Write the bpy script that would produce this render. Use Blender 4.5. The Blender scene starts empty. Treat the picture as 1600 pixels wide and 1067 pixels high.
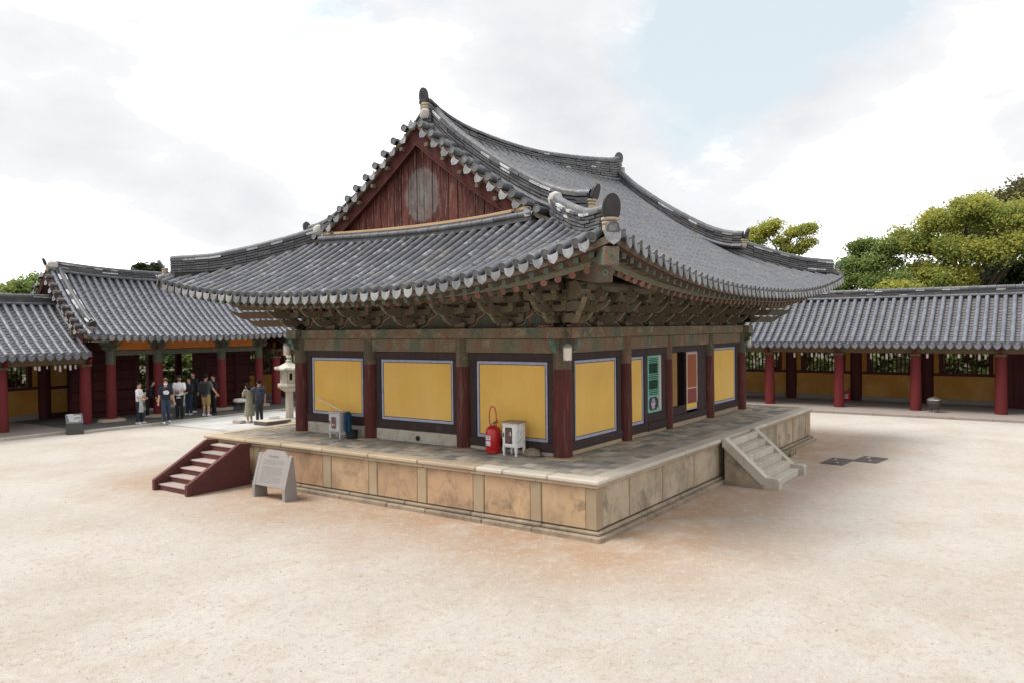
import bpy, bmesh, math, random
import numpy as np
from mathutils import Vector, Matrix
random.seed(7); np.random.seed(7)
SC = bpy.context.scene
COL = SC.collection
R = math.radians

# ------------------------------------------------------------------ camera, world, sun, exposure
CAM_POS = Vector((-13.0164, -7.9968, 3.57))
fw = Vector((0.81633908, 0.57731407, -0.01729067)); rt = Vector((0.57721016, -0.81652156, -0.01099874)); up = Vector((0.02046793, 0.00100165, 0.99979001))
cd = bpy.data.cameras.new("camera"); cam = bpy.data.objects.new("camera", cd); COL.objects.link(cam)
cam.matrix_world = Matrix(((rt.x, up.x, -fw.x, CAM_POS.x), (rt.y, up.y, -fw.y, CAM_POS.y), (rt.z, up.z, -fw.z, CAM_POS.z), (0, 0, 0, 1)))
cd.sensor_width = 36.0; cd.lens = 1209.43 * 36 / 1600; cd.clip_start = 0.1; cd.clip_end = 2000
SC.camera = cam
SUN_AZ = math.atan2(-0.55, 0.60); SUN_EL = R(58)      # azimuth measured from +Y towards +X
sun_dir = Vector((math.sin(SUN_AZ) * math.cos(SUN_EL), math.cos(SUN_AZ) * math.cos(SUN_EL), math.sin(SUN_EL)))
w = bpy.data.worlds.new("World"); SC.world = w; w.use_nodes = True
nt = w.node_tree; nt.nodes.clear()
def wn(t, **k):
    n = nt.nodes.new(t)
    for a, b in k.items(): setattr(n, a, b)
    return n
wo = wn("ShaderNodeOutputWorld"); bg = wn("ShaderNodeBackground"); sky = wn("ShaderNodeTexSky")
sky.sky_type = 'NISHITA'; sky.sun_disc = False; sky.sun_elevation = SUN_EL; sky.sun_rotation = SUN_AZ; sky.air_density = 1.0; sky.dust_density = 1.6
tc = wn("ShaderNodeTexCoord"); mp = wn("ShaderNodeMapping"); mp.inputs['Scale'].default_value = (1, 1, 1.9)
n1 = wn("ShaderNodeTexNoise"); n1.inputs['Scale'].default_value = 2.3; n1.inputs['Detail'].default_value = 8; n1.inputs['Roughness'].default_value = .58
n2 = wn("ShaderNodeTexNoise"); n2.inputs['Scale'].default_value = 3.2; n2.inputs['Detail'].default_value = 6
nt.links.new(tc.outputs['Generated'], mp.inputs[0]); nt.links.new(mp.outputs[0], n1.inputs['Vector']); nt.links.new(mp.outputs[0], n2.inputs['Vector'])
# the opening of blue among the clouds
dn = wn("ShaderNodeVectorMath", operation='DOT_PRODUCT'); nrm = wn("ShaderNodeVectorMath", operation='NORMALIZE')
HOLE = (fw + rt * (1190 - 800) / 1209.4 + up * (533 - 60) / 1209.4).normalized()
nt.links.new(tc.outputs['Generated'], nrm.inputs[0]); nt.links.new(nrm.outputs[0], dn.inputs[0]); dn.inputs[1].default_value = HOLE
hr = wn("ShaderNodeMapRange"); hr.inputs[1].default_value = .975; hr.inputs[2].default_value = 1.0; hr.inputs[3].default_value = 0; hr.inputs[4].default_value = .34
nt.links.new(dn.outputs['Value'], hr.inputs[0])
sb = wn("ShaderNodeMath", operation='SUBTRACT'); nt.links.new(n1.outputs['Fac'], sb.inputs[0]); nt.links.new(hr.outputs[0], sb.inputs[1])
cr = wn("ShaderNodeValToRGB"); cr.color_ramp.elements[0].position = .25; cr.color_ramp.elements[1].position = .37
nt.links.new(sb.outputs[0], cr.inputs[0])
cc = wn("ShaderNodeValToRGB"); e = cc.color_ramp.elements
e[0].position = .36; e[0].color = (3.25, 3.3, 3.4, 1); e[1].position = .64; e[1].color = (9.8, 9.8, 9.8, 1); em = e.new(.50); em.color = (3.9, 3.92, 3.98, 1)
nt.links.new(n2.outputs['Fac'], cc.inputs[0])
hz = wn("ShaderNodeMixRGB"); hz.inputs[0].default_value = .9; hz.inputs[2].default_value = (3.15, 3.5, 3.65, 1)
nt.links.new(sky.outputs[0], hz.inputs[1])
mx = wn("ShaderNodeMixRGB"); nt.links.new(cr.outputs[0], mx.inputs[0]); nt.links.new(hz.outputs[0], mx.inputs[1]); nt.links.new(cc.outputs[0], mx.inputs[2])
nt.links.new(mx.outputs[0], bg.inputs[0]); bg.inputs[1].default_value = .09
nt.links.new(bg.outputs[0], wo.inputs[0])
sl = bpy.data.lights.new("sun", 'SUN'); so = bpy.data.objects.new("sun", sl); COL.objects.link(so)
sl.energy = 1.5; sl.angle = R(28); sl.color = (1, .95, .87)
so.rotation_euler = sun_dir.to_track_quat('Z', 'Y').to_euler(); so.location = sun_dir * 60
vs = SC.view_settings; vs.view_transform = 'Standard'; vs.look = 'None'; vs.gamma = 1; vs.exposure = 1.45; vs.use_curve_mapping = False

# ------------------------------------------------------------------ scene helpers
WM = {}
def empty(name, loc=(0, 0, 0), rz=0, label=None, cat=None, group=None):
    o = bpy.data.objects.new(name, None); COL.objects.link(o); o.empty_display_size = .2
    o.location = loc; o.rotation_euler = (0, 0, rz)
    WM[o.name] = Matrix.Translation(loc) @ Matrix.Rotation(rz, 4, 'Z')
    return tag(o, label, cat, group)
def tag(o, label=None, cat=None, group=None, kind=None):
    if label: o['label'] = label
    if cat: o['category'] = cat
    if group: o['group'] = group
    if kind: o['kind'] = kind
    return o
def link(name, me, parent=None, mw=None, kind=None):
    """object whose mesh is in world space (or placed by mw in world space), under parent"""
    o = bpy.data.objects.new(name, me); COL.objects.link(o)
    mw = mw if mw is not None else Matrix.Identity(4)
    WM[o.name] = mw
    if parent:
        o.parent = parent; o.matrix_parent_inverse = WM[parent.name].inverted()
    o.matrix_basis = mw
    if kind: o['kind'] = kind
    return o
def llink(name, me, parent, loc=(0, 0, 0), rz=0):
    """object in the local space of its parent (parents that get copied and moved)"""
    o = bpy.data.objects.new(name, me); COL.objects.link(o); o.parent = parent; o.location = loc; o.rotation_euler = (0, 0, rz)
    return o
def copy_tree(o, loc=None, rz=None, label=None, parent=None):
    c = o.copy(); COL.objects.link(c)
    if parent: c.parent = parent
    if loc is not None: c.location = loc
    if rz is not None: c.rotation_euler = (0, 0, rz)
    if label: c['label'] = label
    for ch in list(o.children): copy_tree(ch, parent=c)
    return c

class MB:
    def __init__(s): s.v = []; s.f = []; s.m = []
    def add(s, V, F, m=0):
        b = len(s.v); s.v += [tuple(p) for p in V]
        for f in F: s.f.append(tuple(i + b for i in f)); s.m.append(m)
        return s
    def box(s, x0, x1, y0, y1, z0, z1, c=0, m=0, mat=None):
        x0, x1 = min(x0, x1), max(x0, x1); y0, y1 = min(y0, y1), max(y0, y1); z0, z1 = min(z0, z1), max(z0, z1)
        if c <= 0:
            V = [(x, y, z) for x in (x0, x1) for y in (y0, y1) for z in (z0, z1)]
            F = [(0, 1, 3, 2), (4, 6, 7, 5), (0, 4, 5, 1), (2, 3, 7, 6), (0, 2, 6, 4), (1, 5, 7, 3)]
        else:
            c = min(c, .45 * min(x1 - x0, y1 - y0, z1 - z0))
            L = ((x0, x1), (y0, y1), (z0, z1)); V = []; idx = {}
            for i in (0, 1):
                for j in (0, 1):
                    for k in (0, 1):
                        for a in range(3):
                            p = []
                            for ax, q in enumerate((i, j, k)):
                                val = L[ax][q]
                                if ax != a: val += c if q == 0 else -c
                                p.append(val)
                            idx[(i, j, k, a)] = len(V); V.append(tuple(p))
            F = []
            for a in range(3):
                b1, b2 = [q for q in range(3) if q != a]
                for sgn in (0, 1):
                    q = []
                    for (p1, p2) in ((0, 0), (1, 0), (1, 1), (0, 1)):
                        t = [0, 0, 0]; t[a] = sgn; t[b1] = p1; t[b2] = p2
                        q.append(idx[(t[0], t[1], t[2], a)])
                    F.append(tuple(q))
                for p1 in (0, 1):
                    for p2 in (0, 1):
                        q = []
                        for sgn in (0, 1):
                            t = [0, 0, 0]; t[a] = sgn; t[b1] = p1; t[b2] = p2
                            q.append((idx[(*t, b1)], idx[(*t, b2)]))
                        F.append((q[0][0], q[1][0], q[1][1], q[0][1]))
            for i in (0, 1):
                for j in (0, 1):
                    for k in (0, 1): F.append(tuple(idx[(i, j, k, a)] for a in range(3)))
        if mat is not None: V = [tuple(mat @ Vector(p)) for p in V]
        return s.add(V, F, m)
    def tube(s, P, r, n=8, m=0, cap=True, sq=None):
        P = [Vector(p) for p in P]; rr = r if isinstance(r, (list, tuple)) else [r] * len(P)
        V = []; F = []; prev = None
        for i, p in enumerate(P):
            t = (P[min(i + 1, len(P) - 1)] - P[max(i - 1, 0)]).normalized()
            if prev is None:
                a = Vector((0, 0, 1)) if abs(t.z) < .9 else Vector((1, 0, 0)); x = t.cross(a).normalized()
            else: x = (prev - t * prev.dot(t)).normalized()
            prev = x; y = t.cross(x)
            for k in range(n):
                an = 2 * math.pi * k / n
                V.append(p + x * (rr[i] * math.cos(an)) + y * (rr[i] * (sq or 1) * math.sin(an)))
        for i in range(len(P) - 1):
            for k in range(n): F.append((i * n + k, i * n + (k + 1) % n, (i + 1) * n + (k + 1) % n, (i + 1) * n + k))
        if cap: F.append(tuple(range(n - 1, -1, -1))); F.append(tuple((len(P) - 1) * n + k for k in range(n)))
        return s.add(V, F, m)
    def lathe(s, prof, c=(0, 0, 0), n=16, m=0, sx=1, sy=1):
        V = []; F = []
        for r, z in prof:
            for k in range(n):
                a = 2 * math.pi * (k + .5) / n; V.append((c[0] + r * sx * math.cos(a), c[1] + r * sy * math.sin(a), c[2] + z))
        for i in range(len(prof) - 1):
            for k in range(n): F.append((i * n + k, i * n + (k + 1) % n, (i + 1) * n + (k + 1) % n, (i + 1) * n + k))
        F.append(tuple(range(n - 1, -1, -1))); F.append(tuple((len(prof) - 1) * n + k for k in range(n)))
        return s.add(V, F, m)
    def ext(s, poly, o, ux, uy, t, m=0, me=None):
        """polygon in the plane (ux,uy) at o, thickness t along ux x uy, centred"""
        o = Vector(o); ux = Vector(ux); uy = Vector(uy); un = ux.cross(uy).normalized(); n = len(poly)
        V = [o + ux * a + uy * b - un * (t / 2) for a, b in poly] + [o + ux * a + uy * b + un * (t / 2) for a, b in poly]
        s.add(V, [tuple(range(n - 1, -1, -1)), tuple(range(n, 2 * n))], m)
        b0 = len(s.v) - 2 * n
        for i in range(n):
            j = (i + 1) % n; s.f.append((b0 + i, b0 + j, b0 + n + j, b0 + n + i)); s.m.append(m if me is None else me)
        return s
    def sweep(s, prof, path, side, m=0, closed=True, upv=None):
        """prof (a,b): a along side vectors, b up; side: list of Vectors per path point"""
        n = len(prof); V = []; F = []
        for i, p in enumerate(path):
            p = Vector(p); sv = Vector(side[i]) if isinstance(side, list) else Vector(side); u = Vector((0, 0, 1)) if upv is None else upv[i]
            V += [p + sv * a + u * b for a, b in prof]
        for i in range(len(path) - 1):
            for k in range(n if closed else n - 1): F.append((i * n + k, i * n + (k + 1) % n, (i + 1) * n + (k + 1) % n, (i + 1) * n + k))
        if closed: F.append(tuple(range(n - 1, -1, -1))); F.append(tuple((len(path) - 1) * n + k for k in range(n)))
        return s.add(V, F, m)
    def mesh(s, name, mats, smooth=False, norm=True):
        me = bpy.data.meshes.new(name); me.from_pydata([tuple(p) for p in s.v], [], s.f)
        for q in (mats if isinstance(mats, (list, tuple)) else [mats]): me.materials.append(q)
        me.polygons.foreach_set('material_index', s.m)
        if norm and len(s.f) < 60000:
            bm = bmesh.new(); bm.from_mesh(me); bmesh.ops.recalc_face_normals(bm, faces=bm.faces); bm.to_mesh(me); bm.free()
        if smooth:
            me.polygons.foreach_set('use_smooth', [True] * len(me.polygons))
            if smooth != 'all':
                try: me.set_sharp_from_angle(angle=R(42))
                except Exception: pass
        me.update(); return me
    def build(s, name, mats, parent=None, smooth=False, mw=None, kind=None):
        return link(name, s.mesh(name, mats, smooth), parent, mw, kind)
def npmesh(name, V, Q, mats, smooth=False):
    me = bpy.data.meshes.new(name); V = np.asarray(V, np.float32); Q = np.asarray(Q, np.int32)
    me.vertices.add(len(V)); me.vertices.foreach_set('co', V.ravel()); k = Q.shape[1]
    me.loops.add(Q.size); me.loops.foreach_set('vertex_index', Q.ravel())
    me.polygons.add(len(Q)); me.polygons.foreach_set('loop_start', np.arange(0, Q.size, k, dtype=np.int32))
    if smooth: me.polygons.foreach_set('use_smooth', [True] * len(Q))
    for q in (mats if isinstance(mats, (list, tuple)) else [mats]): me.materials.append(q)
    me.update(calc_edges=True); return me

# ------------------------------------------------------------------ materials
MATS = {}
class G:
    """small node-graph helper"""
    def __init__(s, name):
        s.mat = bpy.data.materials.new(name); s.mat.use_nodes = True; s.t = s.mat.node_tree; s.t.nodes.clear()
        s.out = s.n("ShaderNodeOutputMaterial"); s.b = s.n("ShaderNodeBsdfPrincipled"); s.l(s.b.outputs[0], s.out.inputs[0])
        s.geo = s.n("ShaderNodeNewGeometry"); s.pos = s.geo.outputs['Position']
        MATS[name] = s.mat
    def n(s, t, **k):
        q = s.t.nodes.new(t)
        for a, b in k.items(): setattr(q, a, b)
        return q
    def l(s, a, b): s.t.links.new(a, b)
    def math(s, op, a, b=None, clamp=False):
        q = s.n("ShaderNodeMath", operation=op); q.use_clamp = clamp
        for i, x in enumerate((a, b)):
            if x is None: continue
            if isinstance(x, (int, float)): q.inputs[i].default_value = x
            else: s.l(x, q.inputs[i])
        return q.outputs[0]
    def noise(s, scale, detail=4, rough=.55, vec=None, stretch=None, dist=0):
        q = s.n("ShaderNodeTexNoise"); q.inputs['Scale'].default_value = scale; q.inputs['Detail'].default_value = detail; q.inputs['Roughness'].default_value = rough; q.inputs['Distortion'].default_value = dist
        v = vec or s.pos
        if stretch:
            m = s.n("ShaderNodeMapping"); m.inputs['Scale'].default_value = stretch; s.l(v, m.inputs[0]); v = m.outputs[0]
        s.l(v, q.inputs['Vector']); return q.outputs['Fac']
    def ramp(s, fac, stops, const=False):
        q = s.n("ShaderNodeValToRGB"); c = q.color_ramp; c.interpolation = 'CONSTANT' if const else 'LINEAR'
        while len(c.elements) < len(stops): c.elements.new(.5)
        for el, (p, col) in zip(c.elements, stops):
            el.position = p; el.color = (*col, 1) if not isinstance(col, (int, float)) else (col, col, col, 1)
        s.l(fac, q.inputs[0]); return q.outputs[0]
    def mix(s, fac, a, b, mode='MIX'):
        q = s.n("ShaderNodeMixRGB", blend_type=mode)
        for i, x in enumerate((fac, a, b)):
            if isinstance(x, (int, float)): q.inputs[i].default_value = x if i == 0 else (x, x, x, 1)
            elif isinstance(x, tuple): q.inputs[i].default_value = (*x, 1)
            else: s.l(x, q.inputs[i])
        return q.outputs[0]
    def rnd(s):
        """a random number per object and per loose piece"""
        oi = s.n("ShaderNodeObjectInfo"); a = s.math('ADD', oi.outputs['Random'], s.geo.outputs['Random Per Island']); return s.math('FRACT', a)
    def fin(s, col, rough=.8, bump=None, bs=.3, bd=.02, metal=0, spec=.5):
        if isinstance(col, tuple): s.b.inputs['Base Color'].default_value = (*col, 1)
        else: s.l(col, s.b.inputs['Base Color'])
        if isinstance(rough, (int, float)): s.b.inputs['Roughness'].default_value = rough
        else: s.l(rough, s.b.inputs['Roughness'])
        s.b.inputs['Metallic'].default_value = metal
        s.b.inputs['Specular IOR Level'].default_value = spec
        if bump is not None:
            q = s.n("ShaderNodeBump"); q.inputs['Strength'].default_value = bs; q.inputs['Distance'].default_value = bd; s.l(bump, q.inputs['Height']); s.l(q.outputs[0], s.b.inputs['Normal'])
        return s.mat
def simple(name, a, b=None, scale=6, rough=.75, bscale=30, bs=.25, isl=.0, bd=.01, stretch=None, spec=.4, metal=0, dirt=None, dscale=2., damt=.5):
    g = G(name); b = b or tuple(x * .72 for x in a)
    f = g.ramp(g.noise(scale, 6, .6, stretch=stretch), [(.34, 0.), (.66, 1.)])
    c = g.mix(f, b, a)
    if isl:
        v = g.math('MULTIPLY_ADD', g.rnd(), 2 * isl); v.node.inputs[2].default_value = 1 - isl
        c = g.mix(1, c, v, 'MULTIPLY')
    if dirt:
        d = g.ramp(g.noise(dscale, 7, .65), [(.5, 0.), (.68, damt)]); c = g.mix(d, c, dirt)
    return g.fin(c, rough, g.noise(bscale, 5, .6, stretch=stretch), bs, bd, metal, spec)

def mat_tile(name, base, lich=(.36, .37, .38), amt=.55, thr=.52, isl=.30, warm=(.16, .145, .115)):
    g = G(name)
    r = g.rnd()
    v = g.math('MULTIPLY_ADD', r, 2 * isl); v.node.inputs[2].default_value = 1 - isl
    c = g.mix(g.ramp(g.noise(9, 5), [(.35, 0.), (.65, 1.)]), tuple(x * .72 for x in base), base)
    c = g.mix(1, c, v, 'MULTIPLY')
    c = g.mix(g.ramp(g.noise(1.7, 4), [(.52, 0.), (.7, .45)]), c, warm)
    li = g.math('ADD', g.noise(6.5, 8, .7), g.math('MULTIPLY', g.math('SUBTRACT', r, .5), .16))
    c = g.mix(g.ramp(li, [(thr, 0.), (thr + .13, amt)]), c, lich)
    c = g.mix(g.ramp(g.noise(40, 3), [(.58, 0.), (.7, .35)]), c, (.04, .04, .04))
    return g.fin(c, g.ramp(g.noise(8, 3), [(.3, .40), (.7, .66)]), g.noise(55, 4), .25, .008, spec=.55)
T_HALL = mat_tile('hall_tile', (.100, .105, .122), lich=(.36, .365, .38), thr=.56, amt=.6, isl=.12)
T_FRONT = mat_tile('hall_front_tile', (.108, .114, .132), thr=.64, amt=.2, isl=.05)
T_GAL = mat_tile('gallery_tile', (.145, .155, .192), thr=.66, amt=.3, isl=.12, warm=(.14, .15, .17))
T_CHAN = mat_tile('channel_tile', (.034, .035, .04), thr=.66, amt=.2, isl=.25, warm=(.08, .07, .05))  # near black: shade of the deep gaps between rows put into the colour
T_CHANG = mat_tile('gallery_channel_tile', (.13, .138, .16), thr=.66, amt=.25, isl=.12, warm=(.12, .125, .13))
T_DRIP = mat_tile('drip_tile', (0.170, 0.176, 0.189), lich=(0.331, 0.331, 0.336), amt=.6, thr=.5, isl=.25, warm=(0.274, 0.257, 0.223))
T_RIDGE = mat_tile('ridge_tile', (.112, .118, .134), thr=.62, amt=.35, isl=.2)
T_STACK = mat_tile('ridge_stack', (.085, .088, .098), thr=.62, amt=.3, isl=.3)
T_PALE = mat_tile('pale_ridge_tile', (.40, .41, .43), lich=(.66, .66, .66), amt=.6, thr=.45, isl=.3)
T_END = mat_tile('tile_end', (.115, .12, .13), thr=.6, amt=.4, isl=.25)
FINIAL = mat_tile('finial', (.022, .021, .023), lich=(.12, .12, .12), thr=.66, amt=.25, isl=.1, warm=(.03, .028, .026))
MORTAR = simple('lime_mortar', (0.496, 0.480, 0.448), (0.336, 0.320, 0.296), 9, .9, 40, .4)
CLAY = simple('clay_collar', (.42, .34, .25), (.30, .25, .19), 9, .9, 30, .4)

def mat_wood(name, a, b, worn=None, wamt=.7, thr=.56, scale=1.3, axis='z', isl=.12, rough=.72):
    g = G(name)
    st = {'z': (7, 7, .5), 'x': (.5, 7, 7), 'y': (7, .5, 7), 'n': (2, 2, 2)}[axis]
    c = g.mix(g.ramp(g.noise(scale * 2.2, 7, .65, stretch=st), [(.3, 0.), (.7, 1.)]), b, a)
    v = g.math('MULTIPLY_ADD', g.rnd(), 2 * isl); v.node.inputs[2].default_value = 1 - isl
    c = g.mix(1, c, v, 'MULTIPLY')
    if worn: c = g.mix(g.ramp(g.noise(scale * 2.6, 8, .7, stretch=tuple(q * .6 for q in st)), [(thr, 0.), (thr + .12, wamt)]), c, worn)
    return g.fin(c, rough, g.noise(scale * 6, 5, .6, stretch=st), .35, .008, spec=.3)
RED_COL = mat_wood('hall_column_red', (.105, .021, .017), (.052, .012, .011), (.17, .095, .078), .65, .53)
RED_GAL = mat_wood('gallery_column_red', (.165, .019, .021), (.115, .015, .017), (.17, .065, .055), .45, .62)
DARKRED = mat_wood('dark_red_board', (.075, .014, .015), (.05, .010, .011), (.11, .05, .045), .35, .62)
FRAME = mat_wood('frame_wood', (.050, .030, .028), (.030, .020, .020), (.11, .085, .075), .45, .58, axis='n')
GABLE_RED = mat_wood('barge_board', (.072, .014, .010), (.042, .010, .009), (.18, .10, .08), .4, .62)
STAIRW = mat_wood('stair_wood', (.115, .036, .032), (.08, .028, .028), (.22, .13, .12), .4, .6, axis='n')
TREAD = mat_wood('stair_tread', (0.376, 0.312, 0.280), (0.320, 0.264, 0.240), (0.240, 0.160, 0.144), .5, .62, axis='y')
TIMBER = mat_wood('pale_timber', (.52, .35, .20), (.38, .25, .14), (.3, .22, .15), .5, .6, axis='y')

def mat_plank():
    g = G('gable_plank')
    c = g.mix(g.ramp(g.noise(3, 7, .65, stretch=(8, 8, .6)), [(.3, 0.), (.7, 1.)]), (.058, .019, .016), (.108, .030, .024))
    v = g.math('MULTIPLY_ADD', g.rnd(), .8); v.node.inputs[2].default_value = .55
    c = g.mix(1, c, v, 'MULTIPLY')
    # the faded round emblem painted across the boards
    sx = g.n("ShaderNodeSeparateXYZ"); g.l(g.pos, sx.inputs[0])
    dy = g.math('DIVIDE', g.math('SUBTRACT', sx.outputs['Y'], 3.88), .54); dz = g.math('DIVIDE', g.math('SUBTRACT', sx.outputs['Z'], 6.63), .64)
    rr = g.math('SQRT', g.math('ADD', g.math('MULTIPLY', dy, dy), g.math('MULTIPLY', dz, dz)))
    rr = g.math('ADD', rr, g.math('MULTIPLY', g.math('SUBTRACT', g.noise(5, 7, .75, stretch=(3, 3, 1)), .5), .62))
    disc = g.ramp(rr, [(.0, .85), (.60, .8), (.68, .55), (.76, .8), (.90, .8), (1.04, 0.)])
    grey = g.mix(g.ramp(g.noise(4, 7, .7, stretch=(5, 5, .7)), [(.3, 0.), (.7, 1.)]), (.085, .09, .092), (.22, .225, .22))
    c = g.mix(g.math('MULTIPLY', disc, g.ramp(g.noise(3.2, 8, .75, stretch=(4, 4, .8)), [(.34, .25), (.62, 1.)])), c, grey)
    grn = g.math('MULTIPLY', g.ramp(rr, [(.0, .5), (.6, 0.)]), g.ramp(g.noise(9, 4), [(.45, 0.), (.6, 1.)]))
    c = g.mix(grn, c, (.16, .19, .18))
    worn = g.ramp(g.noise(3.5, 8, .72, stretch=(5, 5, .7)), [(.52, 0.), (.62, .6)])
    c = g.mix(worn, c, (.20, .15, .12))
    return g.fin(c, .8, g.noise(10, 5, stretch=(8, 8, .6)), .4, .01, spec=.25)
PLANK = mat_plank()

def mat_danch(name, seed, period=.92, green=(.085, .125, .092), olive=(.165, .135, .092), red=(.185, .10, .072), tan=(.27, .215, .15), wear=.56):
    """weathered painted beam: coloured fields divided by fine lines along the beam"""
    g = G(name)
    sx = g.n("ShaderNodeSeparateXYZ"); g.l(g.pos, sx.inputs[0])
    u = g.math('ADD', sx.outputs['X'], sx.outputs['Y'])
    wob = g.math('MULTIPLY', g.math('ABSOLUTE', g.math('SUBTRACT', g.math('FRACT', g.math('MULTIPLY', sx.outputs['Z'], 9.)), .5)), .06)
    u = g.math('ADD', g.math('DIVIDE', g.math('ADD', u, wob), period), seed)
    f = g.math('FRACT', u)
    ln = (.22, .12, .085); lt = (.17, .165, .12)
    c = g.ramp(f, [(0, red), (.10, ln), (.115, olive), (.135, ln), (.15, olive), (.30, lt), (.312, green), (.56, lt), (.572, olive), (.72, ln), (.735, red), (.80, ln), (.815, olive), (.95, lt), (.965, red)], True)
    c = g.mix(g.ramp(g.noise(5, 6, .7), [(.40, 0.), (.58, .75)]), c, olive)
    fine = g.ramp(g.noise(26, 6, .75), [(.5, 0.), (.66, .55)]); c = g.mix(fine, c, (.20, .14, .095))
    fd = g.ramp(g.noise(34, 3, .6), [(.56, 0.), (.66, .6)]); c = g.mix(fd, c, (.028, .026, .022))
    c = g.mix(g.ramp(g.noise(3.1, 8, .72), [(wear, 0.), (wear + .10, .75)]), c, tan)
    return g.fin(c, .85, g.noise(30, 5), .4, .008, spec=.2)
DAN1 = mat_danch('painted_plate', .13, 1.38, wear=.52); DAN2 = mat_danch('painted_lintel', .55, 1.30, wear=.54)
DAN3 = mat_danch('painted_bracket', .3, .21, wear=.6); DAN4 = mat_danch('painted_column_band', .2, 3.1, green=(.075, .085, .07), olive=(.10, .085, .06), wear=.55)
DAN_G = mat_danch('painted_gate_beam', .2, 3.0, green=(.075, .105, .085), olive=(.085, .10, .075), red=(.09, .10, .08), wear=.62)
DAN_O = mat_danch('painted_gallery_beam', .2, 1.9, green=(.10, .10, .065), olive=(.125, .105, .062), red=(.13, .10, .06), wear=.6, tan=(.24, .19, .12))
EDGE = simple('bracket_edge', (.18, .16, .11), (.065, .062, .045), 12, .8, 40, .3)
SOFFIT = simple('soffit_board', (0.149, 0.109, 0.076), (0.092, 0.081, 0.057), 5, .85, 30, .3, dirt=(0.115, 0.052, 0.034), dscale=4)
RAFT = simple('rafter_paint', (.13, .10, .07), (.085, .08, .058), 6, .85, 30, .3, isl=.2)
def mat_raftend():
    g = G('rafter_end'); tc = g.n("ShaderNodeTexCoord"); s = g.n("ShaderNodeSeparateXYZ"); g.l(tc.outputs['Object'], s.inputs[0])
    r = g.math('SQRT', g.math('ADD', g.math('MULTIPLY', s.outputs['Y'], s.outputs['Y']), g.math('MULTIPLY', s.outputs['Z'], s.outputs['Z'])))
    an = g.math('SINE', g.math('MULTIPLY', g.math('ARCTAN2', s.outputs['Y'], s.outputs['Z']), 6))
    q = g.math('ADD', g.math('DIVIDE', r, .072), g.math('MULTIPLY', an, .13))
    c = g.ramp(q, [(0, (.06, .04, .03)), (.2, (.30, .11, .085)), (.5, (.20, .065, .05)), (.64, (.33, .14, .115)), (.8, (.09, .035, .03)), (.92, (.26, .105, .085))], False)
    c = g.mix(g.ramp(g.noise(25, 5, .7), [(.42, 0.), (.60, .75)]), c, (.10, .07, .05))
    v = g.math('MULTIPLY_ADD', g.rnd(), .6); v.node.inputs[2].default_value = .65
    return g.fin(g.mix(1, c, v, 'MULTIPLY'), .8)
RAFTEND = mat_raftend()
def mat_flyend():
    g = G('flying_rafter_end'); tc = g.n("ShaderNodeTexCoord"); s = g.n("ShaderNodeSeparateXYZ"); g.l(tc.outputs['Object'], s.inputs[0])
    m = g.math('MAXIMUM', g.math('ABSOLUTE', s.outputs['Y']), g.math('ABSOLUTE', s.outputs['Z']))
    c = g.ramp(g.math('DIVIDE', m, .06), [(0, (.10, .155, .125)), (.25, (.045, .075, .058)), (.5, (.115, .18, .145)), (.68, (.04, .065, .05)), (.85, (.09, .13, .105))], False)
    c = g.mix(g.ramp(g.noise(30, 5, .7), [(.45, 0.), (.62, .6)]), c, (.09, .09, .065))
    return g.fin(c, .8)
FLYEND = mat_flyend()
STRIP = mat_danch('eave_strip', .4, .16, green=(.17, .215, .17), olive=(.21, .215, .165), red=(.22, .17, .13), wear=.62, tan=(.33, .29, .22))
YELLOW = None
def mat_yellow(name, a, b, dirt=(.48, .33, .22)):
    g = G(name)
    c = g.mix(g.ramp(g.noise(1.3, 5, .6), [(.3, 0.), (.7, 1.)]), b, a)
    c = g.mix(g.ramp(g.noise(2.2, 6, .7, stretch=(2.5, 2.5, .5)), [(.40, .12), (.62, 0.)]), c, tuple(x * .72 for x in b))
    c = g.mix(g.ramp(g.noise(.9, 4, .6), [(.45, 0.), (.75, .35)]), c, (.70, .50, .22))
    c = g.mix(g.ramp(g.noise(2.6, 8, .75), [(.60, 0.), (.67, .45)]), c, dirt)
    c = g.mix(g.ramp(g.noise(14, 5, .75, stretch=(1, 1, .35)), [(.66, 0.), (.70, .7)]), c, (.22, .13, .06))
    return g.fin(c, .9, g.noise(60, 4), .15, .004, spec=.2)
YELLOW = mat_yellow('yellow_plaster', (.76, .49, .13), (.68, .42, .105))
YEL_GAL = mat_yellow('ochre_gallery_plaster', (.43, .215, .045), (.36, .175, .038), (.34, .20, .09))
ORANGE = simple('orange_frieze', (.50, .165, .03), (.43, .135, .025), 3, .85, 40, .15)
LAV = simple('lavender_border', (.40, .42, .55), (.33, .345, .46), 9, .8, 40, .1, dirt=(.15, .15, .2), dscale=8, damt=.5) 
INK = simple('border_line', (.015, .016, .045), rough=.8)
PLASTER = simple('lime_base_plaster', (0.496, 0.464, 0.400), (0.384, 0.352, 0.296), 3, .9, 30, .3, dirt=(0.224, 0.176, 0.120), dscale=3.2, damt=.6)
TEAL = simple('teal_door_paint', (.17, .46, .36), (.13, .37, .29), 7, .6, 40, .15)
TEALD = simple('teal_mesh_screen', (.035, .105, .075), (.03, .085, .06), 30, .8)
BOARD_OR = simple('orange_board', (.30, .085, .028), (.25, .068, .024), 4, .7, 30, .2, stretch=(1, 1, 12))
BOARD_RD = simple('rose_board', (.23, .05, .045), (.19, .042, .038), 4, .7)
PINK = simple('pale_pink_frame', (.62, .47, .38), (.52, .39, .31), 6, .7)
STRAW = simple('straw_screen', (.36, .21, .075), (.27, .15, .05), 14, .9, 60, .4, stretch=(1, 1, 6))
BLACKVOID = simple('dark_interior', (.02, .015, .013), rough=.9)

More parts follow.
